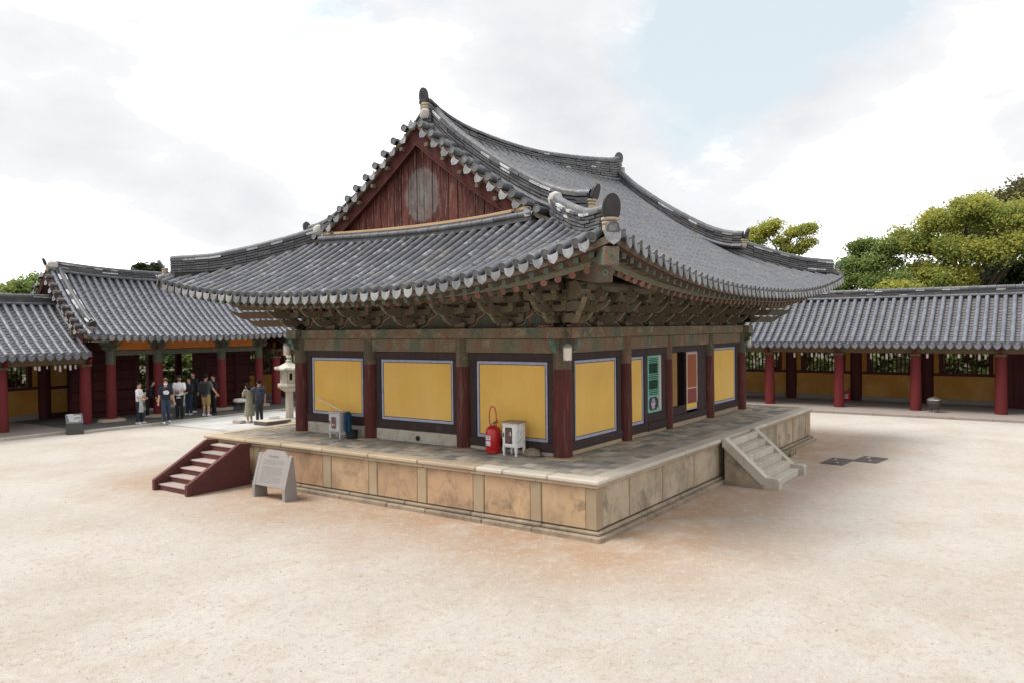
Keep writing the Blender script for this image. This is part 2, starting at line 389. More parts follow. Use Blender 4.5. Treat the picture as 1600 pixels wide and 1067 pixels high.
def mat_stone(name, a, b, stain=(.16, .125, .09), pink=None, isl=.14, thr=.56, damt=.7, speck=True, low=None):
    g = G(name)
    c = g.mix(g.ramp(g.noise(1.6, 6, .6), [(.3, 0.), (.7, 1.)]), b, a)
    v = g.math('MULTIPLY_ADD', g.rnd(), 2 * isl); v.node.inputs[2].default_value = 1 - isl
    c = g.mix(1, c, v, 'MULTIPLY')
    cl = g.ramp(g.math('ABSOLUTE', g.math('SUBTRACT', g.noise(.75, 3, .5, dist=.3), .5)), [(0., .7), (.0025, .4), (.006, 0.)])
    if pink: c = g.mix(g.math('MULTIPLY', g.math('FRACT', g.math('MULTIPLY', g.rnd(), 7.3)), .85), c, pink)
    c = g.mix(g.ramp(g.noise(2.3, 9, .72, dist=.6), [(thr, 0.), (thr + .12, damt)]), c, stain)
    if thr < .56: c = g.mix(g.ramp(g.noise(1.25, 8, .7, stretch=(1, 1, .7)), [(.48, 0.), (.60, .5), (.8, .7)]), c, tuple(x * 1.2 for x in stain)); c = g.mix(g.math('MULTIPLY', cl, .4), c, (.10, .08, .06))
    if speck: c = g.mix(g.ramp(g.noise(55, 3, .7), [(.58, 0.), (.68, .4)]), c, (.13, .11, .09))
    return g.fin(c, .9, g.math('ADD', g.noise(14, 7, .65), g.noise(80, 3)), .35, .012, spec=.25)
ST_PANEL = mat_stone('platform_panel', (.44, .325, .20), (.35, .255, .155), stain=(.16, .115, .078), pink=(.43, .265, .165), thr=.53)
ST_POST = mat_stone('platform_post', (0.376, 0.296, 0.200), (0.304, 0.232, 0.152), thr=.62)
ST_CAP = mat_stone('platform_cap', (0.448, 0.368, 0.272), (0.368, 0.288, 0.200), stain=(0.216, 0.168, 0.120), thr=.62, isl=.12)
ST_CAPN = mat_stone('pale_cap', (0.496, 0.460, 0.400), (0.432, 0.384, 0.320), stain=(0.264, 0.216, 0.160), thr=.64, isl=.08)
ST_BASE = mat_stone('platform_base', (0.320, 0.256, 0.188), (0.240, 0.192, 0.144), stain=(0.112, 0.096, 0.072), thr=.53)
ST_PALE = mat_stone('pale_granite', (0.450, 0.405, 0.330), (0.384, 0.344, 0.288), stain=(0.160, 0.144, 0.120), thr=.58)
ST_STEP = mat_stone('granite_step', (0.400, 0.348, 0.280), (0.320, 0.272, 0.216), stain=(0.096, 0.080, 0.068), thr=.54, damt=.8)
ST_SIDE = mat_stone('platform_side_panel', (0.434, 0.363, 0.264), (0.349, 0.283, 0.203), stain=(0.123, 0.104, 0.085), thr=.53, damt=.75)
GRANITE = mat_stone('granite_board', (0.288, 0.264, 0.256), (0.248, 0.228, 0.220), stain=(0.200, 0.176, 0.160), thr=.66, isl=.0)
def mat_paver():
    g = G('paver'); r = g.rnd()
    c = g.ramp(r, [(0, (.13, .13, .125)), (.2, (.36, .325, .265)), (.4, (.22, .215, .20)), (.55, (.43, .385, .315)), (.72, (.15, .15, .15)), (.86, (.46, .42, .35)), (.97, (.37, .25, .18)), (1, (.29, .28, .26))])
    c = g.mix(g.ramp(g.noise(5, 7, .7), [(.42, 0.), (.65, .35)]), c, (.31, .27, .21))
    c = g.mix(g.ramp(g.noise(2.1, 6, .6), [(.5, 0.), (.66, .4)]), c, (.11, .11, .115))
    return g.fin(c, .85, g.noise(30, 5), .3, .01, spec=.3)
PAVER = mat_paver()
SLAB_P = mat_stone('path_slab', (.47, .465, .455), (.39, .385, .375), stain=(.3, .28, .26), thr=.62, isl=.12)
SLAB_D = mat_stone('gate_floor_paving', (.13, .127, .122), (.09, .087, .083), stain=(.19, .17, .15), thr=.57)
GALFLOOR = mat_stone('gallery_floor', (0.288, 0.248, 0.224), (0.240, 0.204, 0.184), stain=(0.192, 0.160, 0.136), thr=.6, isl=0)
KERB = mat_stone('kerb_granite', (0.448, 0.416, 0.368), (0.376, 0.344, 0.296), thr=.64, isl=.1)

def mat_ground():
    g = G('sandy_ground')
    s = g.n("ShaderNodeSeparateXYZ"); g.l(g.pos, s.inputs[0])
    big = g.noise(.32, 5, .6)
    c = g.mix(g.ramp(big, [(.36, 0.), (.62, 1.)]), (.388, .359, .322), (.452, .427, .396))
    # decomposed-granite soil exposed by roof drip and feet round the platform
    dx = g.math('MAXIMUM', g.math('SUBTRACT', g.math('ABSOLUTE', g.math('SUBTRACT', s.outputs['X'], 5.1)), 6.9), 0.)
    dy = g.math('MAXIMUM', g.math('SUBTRACT', g.math('ABSOLUTE', g.math('SUBTRACT', s.outputs['Y'], 3.7)), 5.5), 0.)
    d = g.math('SQRT', g.math('ADD', g.math('MULTIPLY', dx, dx), g.math('MULTIPLY', dy, dy)))
    d = g.math('ADD', d, g.math('MULTIPLY', g.math('SUBTRACT', g.noise(.55, 6, .65), .5), 3.8))
    prox = g.ramp(g.math('DIVIDE', d, 3.3), [(0.0, 1.), (.25, .9), (.65, .45), (1., 0.)])
    pat = g.ramp(g.noise(1.1, 7, .68), [(.34, .3), (.56, 1.)])
    c = g.mix(g.math('MULTIPLY', g.math('MULTIPLY', prox, pat), .92), c, (.33, .195, .105))
    c = g.mix(g.ramp(g.noise(.9, 7, .68), [(.50, 0.), (.66, .38)]), c, (.345, .275, .21))
    c = g.mix(g.ramp(g.noise(7, 8, .75), [(.52, 0.), (.62, .48)]), c, (.31, .24, .175))
    c = g.mix(g.ramp(g.noise(5.5, 8, .75), [(.52, 0.), (.64, .35)]), c, (.54, .505, .465))
    c = g.mix(g.ramp(g.noise(30, 4, .7), [(.56, 0.), (.66, .55)]), c, (.24, .18, .13))
    c = g.mix(g.ramp(g.noise(75, 3, .7), [(.56, 0.), (.64, .4)]), c, (.62, .58, .53))
    c = g.mix(g.ramp(g.noise(17, 6, .8), [(.56, 0.), (.66, .5)]), c, (.30, .225, .16))
    h = g.math('ADD', g.math('MULTIPLY', g.noise(2.2, 8, .7), 1.), g.math('MULTIPLY', g.noise(22, 6, .75), .6))
    return g.fin(c, .95, h, .75, .05, spec=.15)
GROUND = mat_ground()
IRON = simple('black_iron', (.03, .03, .032), rough=.5, metal=.0)
# ------------------------------------------------------------------ ground sheet
W, L, TOP = 7.76, 10.35, 1.02
N = 96
gx = np.concatenate([np.linspace(-400, -40, 8)[:-1], np.linspace(-40, 60, 90), np.linspace(60, 500, 8)[1:]])
gy = np.concatenate([np.linspace(-400, -40, 8)[:-1], np.linspace(-40, 60, 90), np.linspace(60, 500, 8)[1:]])
GX, GY = np.meshgrid(gx, gy, indexing='ij'); gn = len(gy)
V = np.stack([GX.ravel(), GY.ravel(), np.zeros(GX.size)], 1)
ii, jj = np.meshgrid(np.arange(len(gx) - 1), np.arange(gn - 1), indexing='ij'); a = (ii * gn + jj).ravel()
tag(link('ground', npmesh('ground', V, np.stack([a, a + gn, a + gn + 1, a + 1], 1), GROUND)), kind='structure')

# ------------------------------------------------------------------ stone platform
plat = empty('stone_platform', (L / 2, W / 2, 0), 0, 'low stone platform with tan panels and brick-paved top carrying the painted hall', 'platform')
PX0, PX1, PY0, PY1 = -1.77, 12.0, -1.77, 9.42
MB().box(PX0 + .16, PX1 - .16, PY0 + .16, PY1 - .16, 0.0, TOP - .035).build('core', ST_BASE, plat)
def on_face(face, s, o):
    """point on one of the four platform faces: s along, o outward from the edge line"""
    return {'l': (PX0 - o, s), 'r': (s, PY0 - o), 'b': (s, PY1 + o), 'f': (PX1 + o, s)}[face]
def fbox(mb, face, s0, s1, o0, o1, z0, z1, c=.012, m=0):
    a = on_face(face, s0, o0); b = on_face(face, s1, o1); return mb.box(a[0], b[0], a[1], b[1], z0, z1, c, m)
def fparts(face, name, cuts, o0, o1, z0, z1, mat, gap=.006, c=.014, jit=.0):
    for s0, s1 in zip(cuts[:-1], cuts[1:]):
        j = random.uniform(-jit, jit); q = mat(s0, s1) if callable(mat) else mat
        fbox(MB(), face, s0 + gap / 2, s1 - gap / 2, o0, o1 + j, z0, z1 + j * .5, c).build(name, q, plat)
def cuts(a, b, avg):
    out = [a]; 
    while out[-1] < b - avg * 1.35: out.append(out[-1] + avg * random.uniform(.75, 1.25))
    return out + [b]
capl = [PY0, -.745, .215, .83, 2.275, 3.637, 5.044, 6.422, 7.739, PY1]
capr = [PX0 + .36, -.75, .62, 1.9, 3.15, 3.92, 6.12, 7.35, 8.5, 9.75, 10.85, PX1]
def capm(s0, s1): return ST_CAPN if s1 < .9 else ST_CAP
fparts('l', 'cap_stone', capl, -.34, .0, .935, TOP, capm, .008, .022, .006)
fparts('r', 'cap_stone', capr, -.34, .0, .935, TOP, ST_CAPN, .008, .022, .006)
fparts('b', 'cap_stone', cuts(PX0 + .34, PX1 - .34, 1.4), -.34, 0, .935, TOP, ST_CAP, .008, .022, .004)
fparts('f', 'cap_stone', cuts(PY0 + .34, PY1, 1.4), -.34, 0, .935, TOP, ST_CAP, .008, .022, .004)
for fc, a, b in (('l', PY0 + .055, PY1 - .05), ('r', PX0 + .14, PX1 - .05), ('b', PX0 + .15, PX1 - .15), ('f', PY0 + .15, PY1 - .05)):
    fparts(fc, 'cap_moulding', cuts(a, b, 1.5), -.14, -.055, .872, .933, ST_CAP, .006, .012)
# left face: posts and panels
posts_l = [(7.30, 7.52), (4.85, 5.11), (3.46, 3.70), (2.11, 2.35), (.70, .95), (-.57, -.34)]
edges = []
prev = PY0 + .30
MB().box(PX0 + .085, PX0 + .32, PY0 + .085, PY0 + .30, .16, .872, .015).build('corner_post', ST_POST, plat)
for p0, p1 in reversed(posts_l):
    fbox(MB(), 'l', prev + .006, p0 - .006, -.14, -.100, .16, .872, .014).build('panel_stone', ST_PANEL, plat)
    fbox(MB(), 'l', p0, p1, -.14, -.088, .16, .872, .016).build('post_stone', ST_POST, plat); prev = p1
fbox(MB(), 'l', prev, PY1 - .1, -.14, -.096, .16, .872, .012).build('panel_stone', ST_PANEL, plat)
posts_r = [(-.46, -.43), (.98, 1.06), (2.56, 2.64), (3.90, 4.0), (6.1, 6.2), (7.05, 7.2), (8.38, 8.46), (9.98, 10.1), (11.4, 11.5)]
prev = PX0 + .32
for p0, p1 in posts_r:
    fbox(MB(), 'r', prev + .006, p0 - .006, -.14, -.100, .16, .872, .014).build('panel_stone', ST_SIDE, plat)
    fbox(MB(), 'r', p0, p1, -.14, -.090, .16, .872, .012).build('post_stone', ST_POST, plat); prev = p1
fbox(MB(), 'r', prev + .006, PX1 - .34, -.14, -.1, .16, .872, .014).build('panel_stone', ST_SIDE, plat)
MB().box(PX1 - .33, PX1 - .085, PY0 + .085, PY0 + .3, .16, .872, .015).build('corner_post', ST_POST, plat)
for fc, a, b in (('b', PX0 + .1, PX1 - .1), ('f', PY0 + .3, PY1 - .1)):
    fparts(fc, 'panel_stone', cuts(a, b, 1.3), -.14, -.096, .16, .872, ST_SIDE, .012, .012)
# two-stepped foot course
for fc, a, b in (('l', PY0 - .05, PY1 + .05), ('r', PX0 + .10, PX1 + .05), ('b', PX0 + .1, PX1 + .05), ('f', PY0 + .1, PY1 - .1)):
    fparts(fc, 'foot_stone', cuts(a, b, 1.35), -.10, .055, -.02, .085, ST_BASE, .008, .018, .01)
    fparts(fc, 'foot_moulding', cuts(a + (.06 if fc in 'l' else .02), b - .06, 1.35), -.10, -.02, .087, .155, ST_BASE, .008, .02, .008)
# paving bricks, laid as separate tiles; the nearest 300 stay single objects
pav = []
def lay_pavers(x0, x1, y0, y1, rows_along):
    size = .262
    if rows_along == 'y':
        nr = max(1, round((x1 - x0) / size)); wd = (x1 - x0) / nr
        for i in range(nr):
            y = y0; first = True
            while y < y1 - .05:
                l = min(size * random.uniform(.94, 1.08) * (.5 if first and i % 2 else 1), y1 - y); first = False
                pav.append((x0 + i * wd, x0 + (i + 1) * wd, y, y + l)); y += l
    else:
        nr = max(1, round((y1 - y0) / size)); wd = (y1 - y0) / nr
        for i in range(nr):
            x = x0; first = True
            while x < x1 - .05:
                l = min(size * random.uniform(.94, 1.08) * (.5 if first and i % 2 else 1), x1 - x); first = False
                pav.append((x, x + l, y0 + i * wd, y0 + (i + 1) * wd)); x += l
lay_pavers(PX0 + .345, -.02, PY0 + .345, PY1 - .345, 'y')
lay_pavers(.0, PX1 - .345, PY0 + .345, -.02, 'x')
lay_pavers(.0, PX1 - .345, W + .02, PY1 - .345, 'x')
lay_pavers(L + .02, PX1 - .345, .0, W, 'y')
def vis_rank(p):
    d = (Vector(((p[0] + p[1]) / 2, (p[2] + p[3]) / 2, TOP)) - CAM_POS).length
    return d + (100 if (p[2] > W or p[0] > L and p[2] > .5) else 0)
pav.sort(key=vis_rank); rest = MB()
for i, (x0, x1, y0, y1) in enumerate(pav):
    g2 = random.uniform(.004, .008); zt = TOP - .016 + random.uniform(-.005, .005)
    if i < 300: MB().box(x0 + g2, x1 - g2, y0 + g2, y1 - g2, TOP - .05, zt, .005).build('paving_brick', PAVER, plat)
    else: rest.box(x0 + g2, x1 - g2, y0 + g2, y1 - g2, TOP - .05, zt, .005)
rest.build('paving_brick', PAVER, plat, kind='stuff')

# ------------------------------------------------------------------ the hall: walls
hall = empty('temple_hall', (L / 2, W / 2, TOP), 0, 'large painted wooden temple hall with yellow panels under a sweeping grey tiled hip-and-gable roof', 'temple hall')
COLS = {'l': [0, 2.49, 5.30, W], 'r': [0, 2.65, 5.0, 7.74, L], 'b': [0, 2.65, 5.18, 7.74, L], 'f': [0, 2.49, 5.30, W]}
def wp(face, s, o, z):
    return {'l': (-o, s, z), 'r': (s, -o, z), 'b': (s, W + o, z), 'f': (L + o, s, z)}[face]
def wbox(mb, face, s0, s1, o0, o1, z0, z1, c=.006, m=0):
    a = wp(face, s0, o0, z0); b = wp(face, s1, o1, z1); return mb.box(a[0], b[0], a[1], b[1], a[2], b[2], c, m)
def yellow_bay(face, s0, s1, z0, z1, rail=3.058, sill=.2, c0=None, c1=None, mat=None, base=None):
    """framed plaster field with its lavender border; c0,c1 the column lines either side"""
    fm = MB(); e = .045; base = base or (ST_POST if face == 'r' else PLASTER)
    wbox(fm, face, c0, s0, -.05, .012, z0 - sill, z1 + .03, .008); wbox(fm, face, s1, c1, -.05, .010, z0 - sill, z1 + .03, .008)
    wbox(fm, face, c0 + .02, c1 - .02, -.05, .034, z1, rail, .01)
    fr = fm.build('wall_frame', FRAME, hall)
    wbox(MB(), face, c0 + .02, c1 - .02, -.05, .045, z0 - sill, z0 - .004, .012).build('sill_beam', FRAME, hall)
    pn = wbox(MB(), face, s0 + .05, s1 - .05, -.05, -.012, z0 + .05, z1 - .05, .002).build('wall_panel', mat or YELLOW, hall)
    b = MB(); t = .058
    for (a0, a1, b0, b1) in ((s0, s1, z0, z0 + t), (s0, s1, z1 - t, z1), (s0, s0 + t, z0 + t, z1 - t), (s1 - t, s1, z0 + t, z1 - t)): wbox(b, face, a0, a1, -.05, -.006, b0, b1, .001)
    t2 = .014; i0, i1, k0, k1 = s0 + t, s1 - t, z0 + t, z1 - t
    for (a0, a1, b0, b1) in ((i0, i1, k0, k0 + t2), (i0, i1, k1 - t2, k1), (i0, i0 + t2, k0 + t2, k1 - t2), (i1 - t2, i1, k0 + t2, k1 - t2)): wbox(b, face, a0, a1, -.05, -.008, b0, b1, 0, 1)
    o0, o1, q0, q1 = s0 - .022, s1 + .022, z0 - .0, z1 + .022
    for (a0, a1, b0, b1) in ((o0, o1, z1, q1), (o0, s0, z0, z1), (s1, o1, z0, z1)): wbox(b, face, a0, a1, -.05, .038 if b0 == z1 else .016, b0, b1, 0, 1)
    b.build('panel_border', [LAV, INK], pn)
    if base and z0 - sill > TOP + .05: wbox(MB(), face, c0 + .02, c1 - .02, -.05, .012 + random.uniform(0, .01), TOP - .02, z0 - sill - .003, .012).build('wall_base', base, hall)
yellow_bay('l', 5.565, 7.395, 1.497, 2.893, c0=5.30, c1=W, sill=.205)
yellow_bay('l', 2.785, 4.97, 1.487, 2.882, c0=2.49, c1=5.30, sill=.205)
yellow_bay('l', .345, 2.142, 1.278, 2.888, c0=0, c1=2.49, sill=.19)
yellow_bay('r', .445, 2.27, 1.285, 2.907, c0=0, c1=2.65, sill=.18)
yellow_bay('r', 2.89, 3.64, 1.306, 2.88, c0=2.65, c1=3.80, sill=.2)
yellow_bay('r', 8.03, 9.95, 1.35, 2.944, c0=7.74, c1=L, sill=.2)
for a, b in zip(COLS['b'][:-1], COLS['b'][1:]): yellow_bay('b', a + .3, b - .3, 1.4, 2.9, c0=a, c1=b)
for a, b in zip(COLS['f'][:-1], COLS['f'][1:]): yellow_bay('f', a + .3, b - .3, 1.4, 2.9, c0=a, c1=b)
# round vent in the whitewashed base
m = MB(); m.lathe([(.055, 0), (.055, .02)], (0, 0, 0), 16); m.build('vent', BLACKVOID, hall, mw=Matrix.Translation((-.024, 3.82, 1.115)) @ Matrix.Rotation(R(-90), 4, 'Y'))
# door bay with the teal lattice leaf
fm = MB(); wbox(fm, 'r', 3.645, 3.815, -.05, .02, 1.09, 3.0, .008); wbox(fm, 'r', 4.66, 5.18, -.05, .012, 1.09, 3.0, .008); wbox(fm, 'r', 3.785, 5.16, -.05, .034, 2.892, 3.058, .01)
fm.build('door_frame', FRAME, hall)
wbox(MB(), 'r', 3.80, 5.16, -.05, .05, 1.09, 1.29, .012).build('sill_beam', FRAME, hall)
wbox(MB(), 'r', 3.82, 5.12, -.05, .022, 1.293, 1.50, .01).build('threshold', FRAME, hall)
wbox(MB(), 'r', 3.79, 5.16, -.05, .02, 1.0, 1.088, .01).build('wall_base', ST_POST, hall)
b = MB(); wbox(b, 'r', 4.462, 4.65, -.05, -.004, 1.515, 2.886, .002); wbox(b, 'r', 4.495, 4.615, -.05, .002, 1.57, 2.83, 0, 1); b.build('side_panel', [LAV, PINK], hall)
b = MB(); z0, z1, a0, a1 = 1.515, 2.884, 3.82, 4.455
for (p0, p1, q0, q1) in ((a0, a0 + .055, z0, z1), (a1 - .055, a1, z0, z1), (a0 + .055, a1 - .055, z0, z0 + .055), (a0 + .055, a1 - .055, z1 - .055, z1), (a0 + .055, a1 - .055, 1.885, 1.935)): wbox(b, 'r', p0, p1, -.02, .03, q0, q1, .006)
for zz in (2.80, 2.755, 2.71, 2.44, 2.395, 2.35, 2.305, 2.06, 2.015, 1.97): wbox(b, 'r', a0 + .05, a1 - .05, -.01, .02, zz - .009, zz + .009, 0)
teal = b.build('lattice_door', TEAL, hall)
b = MB()
for k in range(14): x = a0 + .075 + k * (a1 - a0 - .15) / 13; wbox(b, 'r', x - .005, x + .005, -.008, .012, 1.93, 2.83, 0)
b.build('lattice_bars', TEALD, teal); wbox(MB(), 'r', a0 + .05, a1 - .05, -.03, -.012, 1.93, 2.84, 0).build('mesh_screen', TEALD, teal)
b = MB(); wbox(b, 'r', a0 + .05, a1 - .05, -.02, .012, 1.565, 1.89, .002)
cx, cz = (a0 + a1) / 2, 1.725
DARKP = simple('door_medallion_ground', (.05, .028, .035)); LILAC = simple('lilac_paint', (.36, .33, .55)); CREAM = simple('cream_paint', (.70, .66, .58))
def ring(mb, face, cx, cz, r0, r1, o, m, n=24, sq=1.15):
    V = []; F = []
    for k in range(n):
        an = 2 * math.pi * k / n; pu = 1 + .07 * math.cos(6 * an)
        V += [wp(face, cx + r0 * math.cos(an), o, cz + r0 * sq * math.sin(an)), wp(face, cx + r1 * pu * math.cos(an), o, cz + r1 * pu * sq * math.sin(an))]
    for k in range(n): j = (k + 1) % n; F.append((2 * k, 2 * k + 1, 2 * j + 1, 2 * j))
    mb.add(V, F, m)
ring(b, 'r', cx, cz, .088, .118, .016, 1); ring(b, 'r', cx, cz, .072, .086, .017, 2)
ring(b, 'r', cx, cz, .045, .062, .016, 1); ring(b, 'r', cx, cz - .01, .0, .040, .017, 2)
for k in (-1, 1): ring(b, 'r', cx + k * .02, cz + .012, .0, .012, .019, 1, 8)
for sx_, sz_ in ((-1, -1), (1, -1), (-1, 1), (1, 1)): ring(b, 'r', cx + sx_ * .235, cz + sz_ * .135, .0, .03, .016, 2, 10, .8)
b.build('medallion_panel', [DARKP, LILAC, CREAM], teal)
# bay with the straw screen, the dark gap and the orange board door
wbox(MB(), 'r', 5.18, 7.72, -.05, .045, 1.13, 1.30, .012).build('sill_beam', FRAME, hall)
wbox(MB(), 'r', 5.20, 6.12, -.05, .02, 1.303, 1.53, .01).build('threshold', FRAME, hall)
wbox(MB(), 'r', 5.18, 7.72, -.05, .015, 1.0, 1.127, .01).build('wall_base', ST_POST, hall)
fm = MB(); wbox(fm, 'r', 6.96, 7.74, -.05, .012, 1.3, 3.0, .008); wbox(fm, 'r', 5.2, 7.72, -.05, .034, 2.905, 3.058, .01); wbox(fm, 'r', 6.125, 6.165, -.05, .02, 1.303, 2.9, .006); fm.build('door_frame', FRAME, hall)
b = MB(); wbox(b, 'r', 5.12, 5.315, -.05, -.004, 1.533, 2.9, .002); wbox(b, 'r', 5.15, 5.275, -.05, .002, 1.58, 2.84, 0, 1); b.build('side_panel', [LAV, YELLOW], hall)
b = MB()
for k in range(6): wbox(b, 'r', 5.33 + k * .058, 5.385 + k * .058, -.07, -.035 + .006 * (k % 2), 1.535, 2.9, .003)
b.build('straw_screen', STRAW, hall)
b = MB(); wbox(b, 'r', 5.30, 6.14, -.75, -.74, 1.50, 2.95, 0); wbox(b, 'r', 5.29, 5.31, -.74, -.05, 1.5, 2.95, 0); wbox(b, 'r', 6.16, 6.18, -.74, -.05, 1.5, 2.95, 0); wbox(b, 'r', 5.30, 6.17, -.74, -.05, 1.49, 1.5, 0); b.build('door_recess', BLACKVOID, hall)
od = wbox(MB(), 'r', 6.165, 6.955, -.05, -.01, 1.36, 2.905, .003).build('board_door', LAV, hall)
wbox(MB(), 'r', 6.175, 6.90, -.05, .0, 1.395, 1.55, .003).build('lower_board', YELLOW, od)
wbox(MB(), 'r', 6.215, 6.84, -.05, .018, 1.54, 1.925, .004).build('rose_board', BOARD_RD, od)
wbox(MB(), 'r', 6.215, 6.84, -.05, .018, 1.96, 2.83, .004).build('orange_board', BOARD_OR, od)
b = MB()
for (p0, p1, q0, q1) in ((6.165, 6.212, 1.55, 2.87), (6.845, 6.895, 1.55, 2.87), (6.212, 6.845, 2.832, 2.87), (6.212, 6.845, 1.925, 1.96)): wbox(b, 'r', p0, p1, -.03, .03, q0, q1, .006)
b.build('door_stile', PINK, od)
MB().tube([wp('r', 6.87, .03, 2.36), wp('r', 6.87, .06, 2.35), wp('r', 6.87, .06, 2.29), wp('r', 6.87, .03, 2.28)], .009, 6).build('handle', IRON, od)

# columns, each with its painted head and foot stone
def column(face, s, r, rb):
    x, y, _ = wp(face, s, 0, 0)
    c = MB().lathe([(r * 1.0, TOP - .01), (r * 1.02, TOP + .5), (r, 2.0), (r * .97, rb)], (x, y, 0), 20).build('column', RED_COL, hall, smooth=True)
    MB().lathe([(r * .985, rb), (r * 1.0, rb + .015), (r * .97, 3.0), (r * .96, 3.36)], (x, y, 0), 20).build('painted_band', DAN4, c, smooth=True)
    MB().lathe([(r + .20, TOP - .03), (r + .16, TOP + .003), (r + .05, TOP + .010)], (x, y, 0), 14).build('foot_stone', ST_POST, c)
done = set()
for face in 'lrbf':
    for i, s in enumerate(COLS[face]):
        x, y, _ = wp(face, s, 0, 0); k = (round(x, 2), round(y, 2))
        if k in done: continue
        done.add(k); corner = i in (0, len(COLS[face]) - 1)
        column(face, s, .19 if corner else (.13 if (face == 'r' and i == 2) else .17), 2.76)
# lintel and plate beams
for face in 'lrbf':
    cs = COLS[face]
    for a, b_ in zip(cs[:-1], cs[1:]):
        wbox(MB(), face, a + .12, b_ - .12, -.11, .085, 3.062, 3.352, .015).build('lintel', DAN2, hall)
    e = {'l': .33, 'f': .33, 'r': .33, 'b': .33}[face]
    if face in 'rb': wbox(MB(), face, -.188, L + .188, -.18, .19, 3.353, 3.572, .012).build('plate_beam', DAN1, hall)
    else: wbox(MB(), face, .192, W - .192, -.18, .19, 3.355, 3.570, .012).build('plate_beam', DAN1, hall)
for x, y in ((0, 0), (0, W), (L, 0)):   # plate ends and carved ears crossing at the corners
    sx_ = -1 if x == 0 else 1; sy_ = -1 if y == 0 else 1
    MB().box(x + sx_ * .192, x + sx_ * .36, y - .185, y + .185, 3.356, 3.569, .012).build('plate_end', DAN1, hall)
    MB().box(x - .185, x + .185, y + sy_ * .194, y + sy_ * .36, 3.356, 3.569, .012).build('plate_end', DAN1, hall)
    pr = [(.17, 0), (.36, 0), (.40, -.04), (.37, -.11), (.30, -.15), (.33, -.20), (.27, -.26), (.17, -.29)]
    for ux in ((sx_, 0, 0), (0, sy_, 0)):
        mb = MB().ext(pr, (x, y, 3.35), ux, (0, 0, 1), .11, 0, 1)
        sp = []
        for k in range(14): an = k * .55; rr = .075 - k * .0048; sp.append(Vector((x, y, 3.35)) + Vector(ux) * (.275 + rr * math.cos(an)) + Vector((0, 0, -.10 + rr * math.sin(an))))
        off = Vector((0, 0, 1)).cross(Vector(ux)) * .062
        for sg in (-1, 1): mb.tube([p + off * sg for p in sp], .010, 5, 1)
        mb.build('carved_ear', [DAN4, simple('ear_green', (.11, .20, .165), (.06, .11, .09), 9, .8)], hall)

# ------------------------------------------------------------------ brackets under the eaves
def local_bracket():
    m = MB(); Z = 3.573
    def b(x0, x1, y0, y1, z0, z1, c=.006, mm=0): m.box(x0, x1, y0, y1, Z + z0, Z + z1, c, mm)
    # x along the wall, y outward
    m.add([(-.09, -.09, Z), (.09, -.09, Z), (.09, .09, Z), (-.09, .09, Z), (-.14, -.14, Z + .05), (.14, -.14, Z + .05), (.14, .14, Z + .05), (-.14, .14, Z + .05)], [(0, 1, 5, 4), (1, 2, 6, 5), (2, 3, 7, 6), (3, 0, 4, 7), (4, 5, 6, 7)])
    b(-.14, .14, -.14, .14, .05, .125)
    arm = lambda h, y, z: m.ext([(-h, .13), (-h, .055), (-h + .05, .02), (-h + .14, 0), (h - .14, 0), (h - .05, .02), (h, .055), (h, .13)], (0, y, Z + z), (1, 0, 0), (0, 0, 1), .085, 0, 1)
    arm(.36, 0, .085); arm(.52, 0, .30); arm(.36, .37, .30); arm(.52, .37, .50); arm(.38, .74, .50)
    for x, y, z in ((-.30, 0, .215), (.30, 0, .215), (0, .37, .215), (-.45, 0, .43), (.45, 0, .43), (-.30, .37, .43), (.30, .37, .43), (0, .74, .43), (-.44, .37, .63), (.44, .37, .63), (-.31, .74, .63), (.31, .74, .63)):
        b(x - .065, x + .065, y - .065, y + .065, z, z + .085, .012)
    return m.mesh('bracket', [DAN3, EDGE])
TONGUE = [(-.05, 0), (.26, 0), (.38, -.015), (.50, .03), (.60, .11), (.67, .205), (.60, .165), (.52, .135), (.45, .135), (.40, .155), (-.05, .155)]
def tongue_mesh(extra):
    m = MB(); P = [(x + (extra if x > .1 else 0), z) for x, z in TONGUE]
    m.ext(P, (0, 0, 0), (0, 1, 0), (0, 0, 1), .085, 0, 1); return m.mesh('bracket_tongue', [DAN3, EDGE])
CLOUD = [(-.05, 0), (.78, 0), (.86, .02), (.90, .07), (.98, .08), (1.02, .14), (.98, .19), (.90, .2), (.88, .26), (.80, .27), (.76, .30), (-.05, .30)]
BR = local_bracket(); TG = [tongue_mesh(0), tongue_mesh(.36)]
mcl = MB(); mcl.ext(CLOUD, (0, 0, 0), (0, 1, 0), (0, 0, 1), .09, 0, 1); CL = mcl.mesh('cloud_head', [DAN3, EDGE])
TGD = MB().ext([(x + (.36 if x > .1 else 0), z) for x, z in TONGUE], (0, 0, 0), (0, 1, 0), (0, 0, 1), .085, 0, 0).mesh('corner_tongue', [DAN3])
FROT = {'l': R(90), 'r': R(180), 'b': 0, 'f': R(-90)}
def put_bracket(face, s, corner=False):
    x, y, _ = wp(face, s, 0, 0); M = Matrix.Translation((x, y, 0)) @ Matrix.Rotation(FROT[face], 4, 'Z')
    br = link('bracket', BR, hall, M)
    for k, z in ((0, 3.655), (1, 3.87)): link('bracket_tongue', TG[k], br, M @ Matrix.Translation((0, .04, z)))
    link('cloud_head', CL, br, M @ Matrix.Translation((0, 0, 4.07)))
for face in 'lrbf':
    cs = COLS[face]; pos = []
    for a, b_ in zip(cs[:-1], cs[1:]): pos += [a, (a + b_) / 2]
    pos.append(cs[-1])
    if face in 'bf': pos = pos[:-1] if face == 'b' else pos
    for s in pos: put_bracket(face, s)
